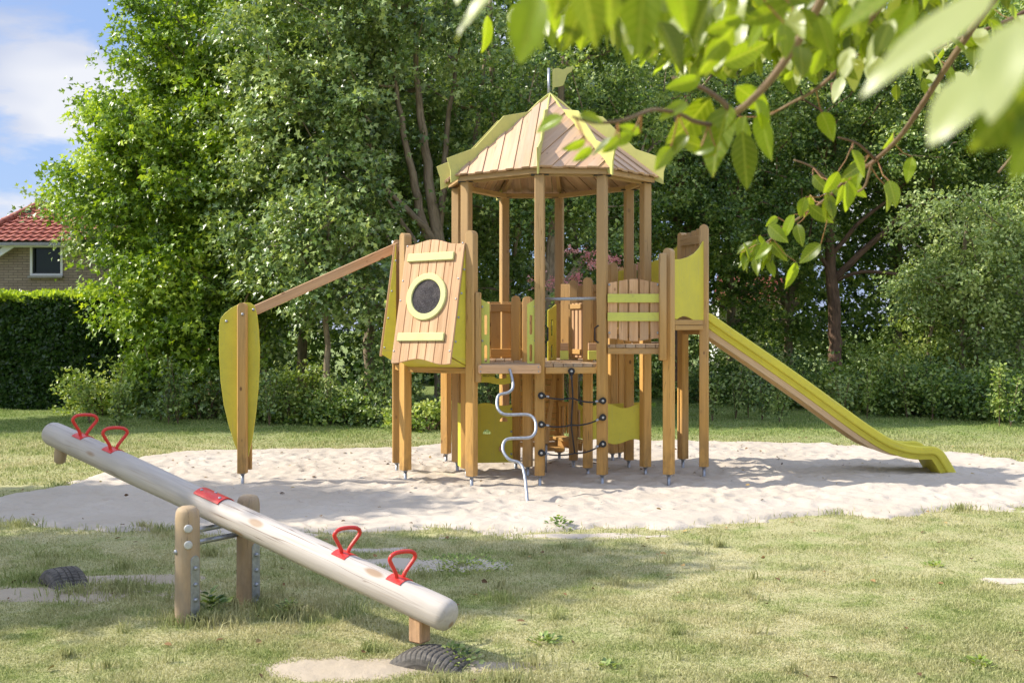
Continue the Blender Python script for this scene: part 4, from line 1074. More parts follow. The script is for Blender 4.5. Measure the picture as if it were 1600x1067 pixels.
# tree with leaning limb behind the tower
tree('acacia_tree','tree with a crooked leaning limb seen between the tower posts','tree',(X(862,18),18),
 [S((866,650,18,.15),(862,520,18,.13),(860,430,18,.115),(868,330,18,.09),(872,230,18,.07),(880,100,18,.05)),S((862,500,18,.10),(884,450,17.8,.085),(908,410,17.7,.07),(936,382,17.6,.055),(950,330,17.6,.035)),S((861,440,18,.05),(840,380,17.9,.04),(826,330,17.9,.03))],
 [(.9,18.2,5.6,1.6,1.3,1.5,60),(.4,18,3.9,1.3,.9,.9,34),(1.8,18.2,4.3,1.0,.8,1.0,26),(2.4,18.3,6.4,1.5,1.3,1.6,50)],
 M['l_dark'],M['bark'],leafsize=.075,rad=.34,nper=175,mask=window((820,960,360,520,18.6,.95)))
tree('acacia_tree','dark small-leaved tree filling the space right of the peaked roof','tree',(X(1060,22.8),22.8),
 [S((1050,640,22.8,.15),(1056,450,22.8,.13),(1062,300,22.8,.1),(1075,150,22.8,.07),(1080,30,22.8,.05)),S((1060,330,22.8,.08),(1110,250,22.6,.05),(1160,170,22.5,.03)),S((1057,380,22.8,.07),(1100,330,22.5,.045),(1150,300,22.3,.025))],
 [(3.4,22.6,6.4,1.9,1.5,1.9,85),(3.2,22.3,4.2,1.5,1.1,1.3,60),(4.4,22.3,3.7,1.2,1.0,1.2,45),(2.3,22.6,3.2,.9,.8,.9,20)],
 M['l_dark'],M['bark2'],leafsize=.078,rad=.35,nper=185)
# big trunk tree right
tree('oak_tree','large dark tree with thick reddish trunk and long limb rising right','tree',(X(1306,23.5),23.5),
 [S((1308,650,23.5,0.194),(1306,580,23.5,0.144),(1304,520,23.5,0.133),(1302,450,23.5,0.130),(1296,380,23.5,0.108),(1298,300,23.4,0.086),(1302,200,23.4,0.065),(1300,60,23.4,0.043)),
  S((1303,440,23.5,0.086),(1340,400,23.3,0.072),(1385,360,23.1,0.061),(1420,325,22.9,.07),(1465,312,22.8,.04),(1520,305,22.6,.02)),
  S((1300,400,23.5,0.058),(1340,350,23.3,0.043),(1385,315,23.2,0.032),(1420,280,23.1,0.022)),
  S((1300,430,23.5,0.050),(1270,385,23.4,0.040),(1240,340,23.3,0.029),(1215,280,23.2,0.018)),
  S((1305,440,23.5,0.036),(1345,425,23,.04),(1400,428,22.7,.03),(1440,430,22.5,.014))],
 [(6.9,23.2,7.2,2.4,1.8,1.8,100),(5.6,23,5.2,1.5,1.2,1.1,50),(8.6,22.8,5.4,1.4,1.1,.9,40),(5.6,23,3.5,1.0,.8,.7,22),(9.8,23,7.4,1.5,1.4,1.6,40)],
 M['l_dark'],M['bark2'],leafsize=.085,rad=.37,nper=180,mask=window((1255,1460,290,520,23.8,0.612)))
# right pale trees
tree('willow_tree','pale grey-green airy tree with thin stems at the right behind the slide','tree',(X(1500,19.4),19.4),
 [S((1500,660,19.4,.05),(1502,540,19.4,.045),(1506,440,19.4,.04),(1510,340,19.3,.03)),S((1532,660,19.5,.035),(1524,540,19.5,.03),(1540,430,19.4,.022),(1550,350,19.3,.018)),S((1440,650,19.6,.04),(1452,540,19.6,.03),(1470,440,19.5,.02))],
 [(8.0,19.2,3.0,1.1,.9,1.1,50),(8.9,19.1,2.5,1.1,.9,1.1,46),(7.5,19.5,2.2,.8,.7,.8,26),(9.3,19.3,3.6,1.0,.8,.8,26),(8.8,19.2,1.2,1.4,.7,.7,28)],
 M['l_pale'],M['bark'],leafsize=.07,rad=.31,nper=160,shape=OVATE)
tree('willow_tree','dark-edged leafy tree at the far right border above the pale airy one','tree',(X(1620,21.5),21.5),
 [S((1630,660,21.5,.12),(1625,450,21.5,.1),(1610,300,21.4,.07),(1590,150,21.3,.05),(1580,30,21.3,.03))],
 [(9.6,21.3,6.6,1.7,1.3,1.8,65),(10.4,21.2,4.6,1.3,1.1,1.2,40),(8.4,21.5,5.2,1.0,.9,.9,24)],
 M['l_shrub'],M['bark'],leafsize=.078,rad=.38,nper=220,shape=OVATE)
# second row
row=[(330,23.5,'l_dark'),(470,22.5,'l_dark'),(575,21.5,'l_grey'),(690,22.5,'l_grey'),(790,20.8,'l_grey'),(905,22,'l_grey'),(1010,25,'l_dark'),(1140,25.5,'l_dark'),(1230,26,'l_shrub'),(1400,26.5,'l_dark'),(1480,26,'l_dark'),(1590,25.5,'l_dark')]
wh=['leftmost behind the bright maple','behind the leaf-shaped sail','between the sapling and the forked maple','behind the forked pale trunks','left of the peaked roof','directly behind the peaked roof','behind the upper platform','behind the top of the slide','left of the thick reddish trunk','right of the thick reddish trunk','behind the pale airy tree','at the far right']
for (px,d,m),w_ in zip(row,wh):
    x=X(px,d); lean=random.uniform(-.4,.4)
    tree('background_tree','slim shaded second-row tree '+w_,'tree',(x,d),
     [[(x,d,0,.11),(x+.05,d,1.6,.10),(x+lean*.4,d,3.4,.085),(x+lean,d,6.2,.06),(x+lean*1.2,d,8.5,.03)],[(x+.02,d,1.9,.05),(x+lean*-1.2,d-.2,3.6,.035),(x-lean*1.8+.3,d-.4,5.2,.02)]],
     [(x+lean*.6,d,5.9,1.6,1.3,1.9,60),(x,d-.1,3.6,1.35,1.0,1.0,30),(x+.1,d-.1,2.0,1.2,.8,.9,8 if px<640 else 18)],M[m],M['bark'],leafsize=.10,rad=.42,nper=140,group='slim trees in the second row of the wood')
# far wood, reads as one mass
n=150000; D=rng.uniform(27.5,32,n); px=rng.uniform(255,1720,n); Xf=(px-800)/FPX*D; Zf=rng.uniform(0,1,n)**.9*12.5
k=fbm(Xf*.8+D*.5,Zf*.8,13,3)>.36; C_=np.stack([Xf,D,Zf],-1)[k]; m=len(C_)
T_=rng.normal(size=(m,3)); T_[:,2]-=.4; N_=rng.normal(size=(m,3))*.6+np.array([0,-.2,.8])
o=leaves('woodland',C_,T_,N_,rng.uniform(.14,.26,m),LOBED,M['l_dark']); tag(o,'far dense wood behind the rows of trees','wood',kind='stuff')

# left off-frame trees whose shade falls over the grass and the sand
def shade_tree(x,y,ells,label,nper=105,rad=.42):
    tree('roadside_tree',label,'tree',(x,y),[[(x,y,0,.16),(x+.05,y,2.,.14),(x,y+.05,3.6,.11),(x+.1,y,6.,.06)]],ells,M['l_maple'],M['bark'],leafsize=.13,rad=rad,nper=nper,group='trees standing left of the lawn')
SHADE=True
if SHADE:
    shade_tree(-9.2,7.8,[(-8.8,7.05,5.0,1.9,1.05,1.15,120),(-8.9,7.2,6.9,1.4,.7,.5,42)],'leafy tree standing left of the seesaw beyond the picture edge',nper=170)
    shade_tree(-10.3,10.2,[(-9.5,9.45,4.9,1.8,.70,.9,95),(-11.0,9.6,6.9,1.7,.65,.7,70)],'leafy tree standing left of the sandpit beyond the picture edge',nper=160)
    shade_tree(-12.8,16.6,[(-12.5,17.0,5.0,1.8,1.25,1.3,110),(-11.6,16.8,6.4,1.6,.9,.6,45)],'leafy tree standing left of the back lawn beyond the picture edge',nper=150)

# ---- fallen leaves and twigs
n=1500; Xl=rng.uniform(-6,6.5,n); Yl=rng.uniform(4.6,16.5,n); sdl=pit_sd(Xl,Yl); k=(rng.uniform(0,1,n)<np.where(sdl>0,np.where(Yl>11.5,.9,.22),.35))
C_=np.stack([Xl,Yl,np.where(sdl>0,.045,.018)],-1)[k]; m=len(C_); T_=rng.normal(size=(m,3)); T_[:,2]*=.15; N_=rng.normal(size=(m,3))*.35+np.array([0,0,1.])
t_=NT('dead_leaf'); M['dead']=t_.done(t_.pbsdf(t_.ramp(t_.attr('rnd').outputs['Fac'],[(0.,(.10,.06,.03)),(.6,(.24,.14,.06)),(1.,(.40,.30,.12))]),.8,.2))
o=leaves('leaf_litter',C_,T_,N_,rng.uniform(.02,.05,m),OVATE,M['dead']); tag(o,'scattered dry brown leaves on the sand and lawn','fallen leaves',kind='stuff')
# ---- hedge
HG=empty('laurel_hedge',(-9.5,20.3,0),'tall clipped dark laurel hedge with top leaves coloured as sunlit below the brick house','hedge')
hx0,hx1,hy0,hy1,hz=-14.5,-6.6,19.9,21.3,2.05
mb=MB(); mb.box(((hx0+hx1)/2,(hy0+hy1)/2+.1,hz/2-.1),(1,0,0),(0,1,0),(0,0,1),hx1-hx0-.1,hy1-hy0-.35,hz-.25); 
M['hcore']=simple('dark_hedge_core',(.016,.022,.009),.95,.05,scale=6,var=.6); mb.build('dark_core',M['hcore'],HG)  # solid dark box stands in for the hedge's shaded inside
n=42000; Xh=rng.uniform(hx0,hx1,n); Zh=rng.uniform(0.02,hz,n); dpt=np.abs(rng.normal(0,.09,n)); Yh=hy0+dpt+(fbm(Xh*1.6,Zh*1.6,8)-.45)*.25
C_=np.stack([Xh,Yh,Zh],-1); T_=np.stack([rng.normal(0,.7,n),-.45+rng.normal(0,.3,n),-.25+rng.normal(0,.55,n)],-1); N_=np.stack([rng.normal(0,.5,n),-.8+rng.normal(0,.3,n),.55+rng.normal(0,.4,n)],-1)
leaves('foliage',C_,T_,N_,rng.uniform(.07,.12,n),OVATE,M['l_hedge'],HG)
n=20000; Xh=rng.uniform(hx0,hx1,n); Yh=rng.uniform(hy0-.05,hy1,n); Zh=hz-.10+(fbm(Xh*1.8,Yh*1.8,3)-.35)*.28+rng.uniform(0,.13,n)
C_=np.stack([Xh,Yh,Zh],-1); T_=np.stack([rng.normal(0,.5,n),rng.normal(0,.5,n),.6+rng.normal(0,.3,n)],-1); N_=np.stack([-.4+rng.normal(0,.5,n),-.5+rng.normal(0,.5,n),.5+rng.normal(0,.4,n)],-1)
leaves('lit_top_leaves',C_,T_,N_,rng.uniform(.08,.12,n),OVATE,M['l_hedgetop'],HG)

# ---- shrubs
def shrub(label,px,d,w,dp,h,mat,n=3000,size=.07,shape=OVATE,name='shrub',stems=7,spike=.0,group='shrubs at the foot of the wood'):
    x=X(px,d); o=empty(name,(x,d,0),label,'shrub',group)
    nc=max(8,int(n/90)); u=rng.uniform(0,1,nc); a=rng.uniform(0,2*np.pi,nc); rr_=np.sqrt(rng.uniform(0,1,nc))
    zc=h*rng.uniform(.05,1.15,nc)**1.3*(1-.55*rr_**2)*(.75+.5*vnoise(np.cos(a)*2+x*3,np.sin(a)*2,4)); c=np.stack([x+np.cos(a)*rr_*w,d+np.sin(a)*rr_*dp,zc],-1)
    C_,T_,N_,S_,ti=clump_leaves(c,90,min(.26,h*.32),size,shape,droop=-.15)
    C_[:,2]=np.abs(C_[:,2])+.01
    leaves('foliage',C_,T_,N_,S_,shape,mat,o,ti)
    mb=MB()
    for k in range(min(nc,14)): 
        e=c[k]; mb.tube([(x+(e[0]-x)*.35,d+(e[1]-d)*.35,0),((x*.4+e[0]*.6),(d*.4+e[1]*.6),e[2]*.55),tuple(e)],[.012,.008,.004],5,caps=False)
    mb.build('stems',M['twig'],o); return o
SH=[(165,18.7,.7,.35,.75,'l_bright','low sunny shrub at the foot of the laurel hedge'),(245,18.4,.75,.4,.85,'l_grey','silvery leaved shrub right of the hedge under the bright maple'),(315,18.0,.55,.35,.7,'l_grey','small silvery shrub between the hedge and the leaf-shaped sail'),
 (400,17.6,.5,.35,.55,'l_shrub','low shrub behind the foot of the leaf-shaped sail'),(455,17.3,.5,.4,.95,'l_bright','upright yellow-green shrub right of the leaf-shaped sail'),(535,17.0,.6,.4,.75,'l_shrub','shrub at the foot of the slender young maple'),(600,16.9,.55,.4,.95,'l_grey','taller greyish shrub left of the turret posts'),
 (667,16.0,.50,.3,.50,'l_bright','bright yellow-green bush seen between the turret posts'),(790,17.5,.7,.4,1.1,'l_pale','pale shrub seen above the yellow face panel'),(880,17.6,.5,.4,.9,'l_bright','sunlit shrub seen through the climbing net'),(1000,23,1.,.5,.9,'l_shrub','shaded shrub behind the middle tower posts'),
 (1130,21.5,1.0,.5,.8,'l_shrub','shaded shrub left of the slide behind the lawn'),(1215,21,.9,.5,.9,'l_shrub','leafy shrub under the middle of the slide'),(1285,20,.9,.55,1.0,'l_shrub','shrub in front of the thick reddish trunk'),(1360,19.2,.8,.5,1.25,'l_bright','taller bright-tipped shrub right of the thick trunk'),(1430,18.6,.9,.55,1.0,'l_shrub','dark green shrub above the end of the slide'),
 (1505,18,.8,.5,1.05,'l_shrub','dense shrub beyond the end of the slide'),(1585,17.5,.85,.5,1.0,'l_shrub','dense shrub at the right border of the lawn'),(1450,19.8,1.2,.5,1.7,'l_bright','large sunlit bush rising behind the right shrubs'),(1580,19.2,1.1,.5,1.6,'l_pale','pale bush behind the shrub at the right border'),(1075,24,1.4,.6,1.2,'l_shrub','broad dark bush far back behind the upper platform')]
for px,d,w,dp,h,m,lb in SH: shrub(lb,px,d,w,dp,h*random.uniform(.75,1.1),M[m],n=int(2000*w*h/.5)+700,size=.065 if m!='l_grey' else .075,shape=OVATE if m!='l_grey' else LOBED)
for k in range(26):
    px_=random.choice([random.uniform(120,720),random.uniform(1100,1600)]); d_=(17.0 if px_<720 else 18.0)+random.uniform(-.9,.9)-(1.0 if px_>1450 else 0)
    x_=X(px_,d_); hh=random.uniform(.5,1.25); o_=empty('wild_shoot',(x_,d_,0),'thin wild shoot standing up along the edge of the wood','plant','wild shoots along the edge of the wood')
    m_=MB(); tops=[]
    for q in range(random.randint(2,4)):
        dx,dy=random.gauss(0,.10),random.gauss(0,.08); h2=hh*random.uniform(.6,1.1); P_=[Vector((x_,d_,0)),Vector((x_+dx*.4,d_+dy*.4,h2*.5)),Vector((x_+dx,d_+dy,h2))]; Pq=smooth_path(P_,5); m_.tube(Pq,[.007]*3+[.005]*(len(Pq)-3),5,caps=False); tops+=Pq[3:]
    m_.build('stem',M['twig'],o_)
    Ct=np.array([tuple(t_) for t_ in tops]); ii=rng.integers(0,len(Ct),260); C_=Ct[ii]+rng.normal(size=(260,3))*.055; T_=rng.normal(size=(260,3)); T_[:,2]-=.2; N_=rng.normal(size=(260,3))*.5+np.array([-.1,-.2,.7])
    leaves('foliage',C_,T_,N_,rng.uniform(.035,.08,260),OVATE,M[random.choice(['l_bright','l_shrub','l_grey','l_pale'])],o_)
# pink flowering shrub
o=shrub('tall dark shrub covered in pink blossom behind the climbing tower',925,17.2,.85,.4,2.75,M['l_dark'],n=6500,size=.07,name='flowering_shrub',group=None)
cc=[]
for (px,py) in ((905,432),(900,440),(910,446),(960,405),(946,404),(930,410),(985,415),(866,438),(835,432),(897,392),(915,395),(940,420),(975,432),(852,445)):
    cc.append((X(px,16.85),16.85+random.uniform(-.1,.2),Z(py,16.85)))
C_,T_,N_,S_,ti=clump_leaves(np.array(cc),110,.11,.032,OVATE,droop=0); leaves('blossom',C_,T_,N_,S_,OVATE,M['petal'],o,ti)
# small weeds in the lawn
def weed(label,px,py,r,n,mat,size,h):
    x,y=G(px,py); o=empty('weed',(x,y,0),label,'weed','weeds in the lawn')
    a=rng.uniform(0,2*np.pi,n); q=rng.uniform(0,r,n); C_=np.stack([x+np.cos(a)*q,y+np.sin(a)*q,rng.uniform(.002,h,n)*(1-q/r*.6)],-1)
    T_=np.stack([np.cos(a),np.sin(a),rng.uniform(.1,1.,n)],-1); N_=np.stack([-np.cos(a)*.5,-np.sin(a)*.5,np.ones(n)],-1)+rng.normal(0,.3,(n,3))
    leaves('foliage',C_,T_,N_,size*rng.uniform(.6,1.2,n),OVATE,M[mat],o)
for a in (('leafy green weed on the near edge of the sand',874,826,.11,70,'l_shrub',.04,.10),('pale grey-green weed in the dry grass right of the tyre',850,1003,.07,50,'l_pale',.035,.035),('clover patch growing over the small bare sand spot',722,884,.32,750,'l_bright',.022,.03),
  ('dry pale weed leaning by the low tyre',705,1036,.13,260,'l_pale',.028,.09),('low rosette weed in the middle of the dry lawn',948,1040,.05,30,'l_pale',.03,.02),('dark leafy weed at the right of the lawn',1460,884,.07,50,'l_bright',.028,.03),
  ('broad-leaved weed in the tall grass right of the near seesaw post',328,955,.10,60,'l_shrub',.06,.10),('feathery weed in the grass below the seesaw log',452,960,.07,110,'l_pale',.025,.10),('green weed at the lower right edge of the lawn',1530,1040,.07,60,'l_bright',.028,.04)): weed(*a)

# ================================================================== HOUSE
HS=empty('brick_house',(-11.2,26.3,0),'pale brick house with a red tiled hip roof and one dark window behind the hedge','house')
def brickmat():
    t=NT('pale_brick'); lc=t.attr('lc').outputs['Vector']
    b=t.n('ShaderNodeTexBrick'); t.set(b.inputs['Vector'],lc); b.inputs['Scale'].default_value=1.; b.inputs['Brick Width'].default_value=.22; b.inputs['Row Height'].default_value=.0635; b.inputs['Mortar Size'].default_value=.007
    b.inputs['Color1'].default_value=(.27,.205,.155,1); b.inputs['Color2'].default_value=(.35,.275,.21,1); b.inputs['Mortar'].default_value=(.13,.11,.09,1)
    n=t.noise(lc,7,4); c=t.mix(t.ramp(n,[(.4,0.),(.7,.3)]),b.outputs['Color'],(.30,.24,.19))
    return t.done(t.pbsdf(c,.9,.2,normal=t.bump(b.outputs['Fac'],-.4,.01)))
M['brick']=brickmat()
yb_=26.0; xl=-13.2; xr=X(182,26); ze=Z(380,26)
wx0,wx1=X(47,26),X(98,26); wz0,wz1=Z(431,26),Z(381,26)
mb=MB()
def wallbox(x0,x1,z0,z1,y0=yb_,y1=yb_+.25):
    vs=[(x,y,z) for x in (x0,x1) for y in (y0,y1) for z in (z0,z1)]
    off0=len(mb.lc); mb.add(vs,[(0,1,3,2),(4,6,7,5),(0,4,5,1),(2,3,7,6),(0,2,6,4),(1,5,7,3)])
    for j,v in enumerate(vs): mb.lc[off0+j]=(v[0]+v[1],v[2],0)
wallbox(xl,wx0,0,ze+.0);wallbox(wx1,xr,0,ze);wallbox(wx0,wx1,0,wz0);wallbox(wx0,wx1,wz1,ze+.01)
wallbox(xl,xl+.25,0,ze,yb_+.25,yb_+6);wallbox(xr-.25,xr,0,ze,yb_+.25,yb_+6); mb.build('wall',M['brick'],HS)
wf=MB(); fw=.055
for (a,b,c,d) in ((wx0,wx1,wz0,wz0+fw),(wx0,wx1,wz1-fw,wz1),(wx0,wx0+fw,wz0+fw,wz1-fw),(wx1-fw,wx1,wz0+fw,wz1-fw)):
    wf.box(((a+b)/2,yb_+.03,(c+d)/2),(1,0,0),(0,1,0),(0,0,1),b-a,.08,d-c)
win=wf.build('window',M['white'],HS)
wi=MB(); g=.02
for (a,b,c,d) in ((wx0+fw,wx1-fw,wz0+fw,wz0+fw+.035),(wx0+fw,wx1-fw,wz1-fw-.035,wz1-fw),(wx0+fw,wx0+fw+.035,wz0+fw,wz1-fw),(wx1-fw-.035,wx1-fw,wz0+fw,wz1-fw)):
    wi.box(((a+b)/2,yb_+.06,(c+d)/2),(1,0,0),(0,1,0),(0,0,1),b-a,.05,d-c)
wi.build('window_sash',M['dark'],win)
t=NT('window_glass'); M['pane']=t.done(t.pbsdf((.02,.028,.014),.12,.35))  # dark green base colour stands in for reflected trees
mb=MB(); mb.box(((wx0+wx1)/2,yb_+.09,(wz0+wz1)/2),(1,0,0),(0,1,0),(0,0,1),wx1-wx0-.1,.01,wz1-wz0-.1); mb.build('pane',M['pane'],win)
mb=MB(); mb.box(((wx0+wx1)/2,yb_-.03,wz0-.025),(1,0,0),(0,1,0),(0,0,1),wx1-wx0+.04,.14,.05); mb.build('sill',simple('grey_sill',(.33,.31,.28),.8),win)
def tilemat():
    t=NT('red_roof_tile'); lc=t.attr('lc').outputs['Vector']
    vo=t.n('ShaderNodeTexVoronoi'); t.set(vo.inputs['Vector'],t.mp(lc,(5,3.2,1))); vo.inputs['Scale'].default_value=1; n=t.noise(lc,9,5,.7)
    c=t.mix(t.ramp(vo.outputs['Color'],[(.2,0.),(.8,1.)]),(.27,.065,.045),(.38,.125,.085)); c=t.mix(t.ramp(n,[(.5,0.),(.75,.55)]),c,(.20,.10,.07))
    return t.done(t.pbsdf(c,.6,.35))
M['tile']=tilemat()
apx=W(62,321,27.2); e0=Vector((X(-54,25.7),25.7,Z(378,25.7))); e1=Vector((X(180,25.7),25.7,Z(378,25.7)))
def tiled(name,a,b,c,d):
    """quad a(left eave) b(right eave) c(right top) d(left top); wavy tile rows"""
    a,b,c,d=map(Vector,(a,b,c,d)); U_=(b-a).normalized(); nrm=U_.cross((c+d)/2-(a+b)/2).normalized(); 
    if nrm.z<0: nrm=-nrm
    Hh=((d-a)-(U_*(d-a).dot(U_))).length; Wm=(b-a).length; rows=int(Hh/.19)+1; nu=int(Wm/.2*8); V=[];LC=[];Q=[]
    cols=nu+1; per=4
    for r in range(rows):
        for k,(vv,hh) in enumerate(((0,.045),(.06,.045),(.97,.012),(1.0,.0))):
            v=min((r+vv)/rows,1.)
            l=a.lerp(d,v); rt=b.lerp(c,v); L0=(l-a).dot(U_); L1=(rt-a).dot(U_)
            for i in range(cols):
                s=Wm*i/nu; s_=min(max(s,L0),L1) 
                w=math.sin(s_/.2*2*math.pi); w=.022*(w if w>0 else w*.5)
                pos=l+U_*(s_-L0)+nrm*(hh+w); V.append(tuple(pos)); LC.append((s_,r+vv,0))
    V=np.array(V); nl=rows*4; idx=np.arange(nl*cols).reshape(nl,cols)
    q=np.stack([idx[:-1,:-1],idx[:-1,1:],idx[1:,1:],idx[1:,:-1]],-1).reshape(-1,4)
    return V,q,np.array(LC)
V,q,LC=tiled('r',e0,e1,apx,apx); rf=fast_mesh('roof',V,q,M['tile'],HS,{'lc':LC,'rnd':np.zeros(len(V))})
b0=Vector((e0.x,33,e0.z)); bt=Vector((apx.x,33,apx.z)); b1=Vector((e1.x,33,e1.z))
V,q,LC=tiled('r',b0,e0,apx,bt); fast_mesh('roof_slope',V,q,M['tile'],rf,{'lc':LC,'rnd':np.zeros(len(V))})
V,q,LC=tiled('r',e1,b1,bt,apx); fast_mesh('roof_slope',V,q,M['tile'],rf,{'lc':LC,'rnd':np.zeros(len(V))})
mb=MB()
for (s_,e_) in ((e0,apx),(e1,apx),(apx,bt)):
    L=(e_-s_).length; n=int(L/.3)+1; dd=(e_-s_).normalized()
    for i in range(n): p0=s_+dd*(L*i/n)+Vector((0,0,.03)); mb.tube([p0,p0+dd*(L/n*1.12)],[.105,.085],10)
mb.build('ridge_tiles',M['tile'],rf)
mb=MB(); mb.beam((e0.x,25.68,e0.z-.05),(e1.x,25.68,e1.z-.05),.10,.07); mb.build('gutter',simple('grey_gutter',(.30,.30,.30),.5),HS)
mb=MB(); mb.beam((e0.x,25.85,e0.z-.10),(e1.x,25.85,e1.z-.10),.26,.03); mb.beam(W(-10,402,25.8),W(22,381,25.8),.06,.14); mb.build('eave_board',M['white'],HS)
# roof and wall of another house glimpsed through the wood
H2=empty('hidden_house',(X(1180,33),34,0),'white-walled house with a red roof glimpsed through the trees above the slide','house')
mb=MB(); mb.box((X(1185,33),35,1.0),(1,0,0),(0,1,0),(0,0,1),2.2,3,2.4); mb.build('wall',M['white'],H2)
mb=MB(); c=Vector((X(1180,33),33.2,2.4)); mb.prism([(-1.3,-.3),(1.5,-.3),(1.2,.9),(-1.,.9)],c,(1,0,0),(0,.7,.7),.1); mb.build('roof',M['tile'],H2)

# ================================================================== OVERHANGING CHERRY BRANCHES
def leaf_big_mat(name,c,tc,rough,spec,trans,under):
    t=NT(name); lc=t.attr('lc').outputs['Vector']; rnd=t.attr('rnd').outputs['Fac']; geo=t.n('ShaderNodeNewGeometry')
    sx=t.n('ShaderNodeSeparateXYZ'); t.set(sx.inputs[0],lc)
    ab=t.n('ShaderNodeMath',operation='ABSOLUTE'); t.set(ab.inputs[0],sx.outputs[0])
    # side veins: stripes of (y - 0.7|x|), midrib at x = 0
    m1=t.n('ShaderNodeMath',operation='MULTIPLY_ADD'); t.set(m1.inputs[0],ab.outputs[0]); m1.inputs[1].default_value=-.75; t.set(m1.inputs[2],sx.outputs[1])
    m2=t.n('ShaderNodeMath',operation='MULTIPLY'); t.set(m2.inputs[0],m1.outputs[0]); m2.inputs[1].default_value=9.
    fr=t.n('ShaderNodeMath',operation='FRACT'); t.set(fr.inputs[0],m2.outputs[0])
    vein=t.ramp(fr.outputs[0],[(0.,1.),(.10,0.),(.90,0.),(1.,1.)]); rib=t.ramp(ab.outputs[0],[(.010,1.),(.022,0.)])
    mx_=t.n('ShaderNodeMath',operation='MAXIMUM'); t.set(mx_.inputs[0],vein); t.set(mx_.inputs[1],rib)
    n=t.noise(lc,6,4,.6); base=t.mix(rnd,tuple(x*.45 for x in c),tuple(x*1.35 for x in c)); base=t.mix(t.ramp(n,[(.4,0.),(.7,.4)]),base,tuple(x*.75 for x in c))  # darker random leaves paint in leaves lying in shadow
    base=t.mix(t.ramp(t.noise(lc,11,2),[(.66,0.),(.7,.7)]),base,(.20,.10,.03))
    vv=t.n('ShaderNodeMath',operation='MULTIPLY'); t.set(vv.inputs[0],mx_.outputs[0]); vv.inputs[1].default_value=.35
    base=t.mix(vv.outputs[0],base,(.32,.36,.14))
    base=t.mix(geo.outputs['Backfacing'],base,t.mix(.85,base,under))  # pale underside; on flipped leaves it also serves as painted sun glare
    b=t.pbsdf(base,rough,spec,normal=t.bump(mx_.outputs[0],-.25,.004)); tr=t.n('ShaderNodeBsdfTranslucent'); t.set(tr.inputs[0],t.mix(1.,base,tc,'MULTIPLY'))
    ms=t.n('ShaderNodeMixShader'); ms.inputs[0].default_value=trans; t.set(ms.inputs[1],b); t.set(ms.inputs[2],tr.outputs[0]); return t.done(ms.outputs[0])
M['cherry']=leaf_big_mat('cherry_leaf',(.13,.19,.022),(2.5,2.3,.4),.34,.5,.6,(.37,.42,.32))
CH=empty('cherry_tree',(2.6,.9,0),'near cherry tree whose hanging leafy branches cross the top right of the view','tree')
BL=dict(v=[],f=[],lc=[],rn=[])
NU,NV=7,9
def bigleaf(px,py,d,Lpx,ang,tilt=0.,roll=0.,w=.52,curl=.25,rn=None,fold=.25,base=None,glare=False):
    """px,py leaf base; ang tip direction in the image (deg, 0=right, 90=down)"""
    L=Lpx*d/FPX; a=R(ang); T_=Vector((math.cos(a),0,-math.sin(a))); T_=(T_+Vector((0,1,0))*math.tan(R(tilt))).normalized()
    Nn=Vector((0,-1,0)); Nn=(Nn-T_*Nn.dot(T_)).normalized(); B_=T_.cross(Nn).normalized()
    if glare: Nn=Vector((-.56,-.69,.47)); T_=(T_-Nn*T_.dot(Nn)).normalized(); B_=T_.cross(Nn).normalized(); roll=0; fold=.1
    r_=R(roll); Nn,B_=Nn*math.cos(r_)+B_*math.sin(r_),B_*math.cos(r_)-Nn*math.sin(r_)
    o=W(px,py,d) if base is None else Vector(base)
    b0=len(BL['v']); rn=random.random() if rn is None else rn; ox=random.uniform(-.3,.3)
    ph=random.uniform(0,6)
    for j in range(NV):
        y=j/(NV-1); wd=w*.5*(math.sin(math.pi*min(y**.78,1))**.8)*(1.0-.15*y) if 0<y<1 else .004
        for i in range(NU):
            s=i/(NU-1)*2-1; x=s*wd*(1+ (.03 if abs(s)>.9 and j%2 else 0)); z=fold*abs(x)*1.1-curl*y*y*.6+.018*math.sin(7*y+ph)*abs(s)
            p=o+(B_*x+T_*(y-curl*.15*y*y)+Nn*z)*L; BL['v'].append(tuple(p)); BL['lc'].append((x,y,0)); BL['rn'].append(rn)
    for j in range(NV-1):
        for i in range(NU-1): q=b0+j*NU+i; BL['f'].append((q,q+NU,q+NU+1,q+1) if glare else (q,q+1,q+NU+1,q+NU))
TWG=MB()
def petiole(a,b,r=.0009):
    a,b=Vector(a),Vector(b); m=(a+b)/2+Vector((0,0,-.1*(a-b).length)); TWG.tube([a,m,b],[r,r*.9,r*.9],5,caps=False)
def branch(pts,r0,r1):
    P=smooth_path([W(*p) for p in pts],5); n=len(P); m=MB(); m.tube(P,[r0+(r1-r0)*i/(n-1) for i in range(n)],8); m.build('branch',M['twig'],CH); return P
def foliate(P,step,Lm,rnd_ang=(60,130),t0=0.,n_per=2,spread=.035,sizej=.25,gap=0.):
    L=0;last=0
    tot=sum((P[i]-P[i-1]).length for i in range(1,len(P)))
    for i in range(1,len(P)):
        L+=(P[i]-P[i-1]).length
        if L/tot<t0 or random.random()<gap: continue
        while last<L:
            last=max(last,t0*tot)+step
            for k in range(n_per):
                p=P[i]; e=p+Vector((random.gauss(0,spread),random.gauss(0,spread),random.gauss(-.02,spread*.7)))
                d=e.y; px=800+e.x/d*FPX; py=CY-(e.z-EYE)/d*FPX
                petiole(p,e)
                bigleaf(px,py,d,Lm*random.uniform(1-sizej,1+sizej)*FPX/d,random.uniform(*rnd_ang),random.uniform(-35,35),random.uniform(-55,55),w=random.uniform(.42,.56),curl=random.uniform(.05,.45),base=e)
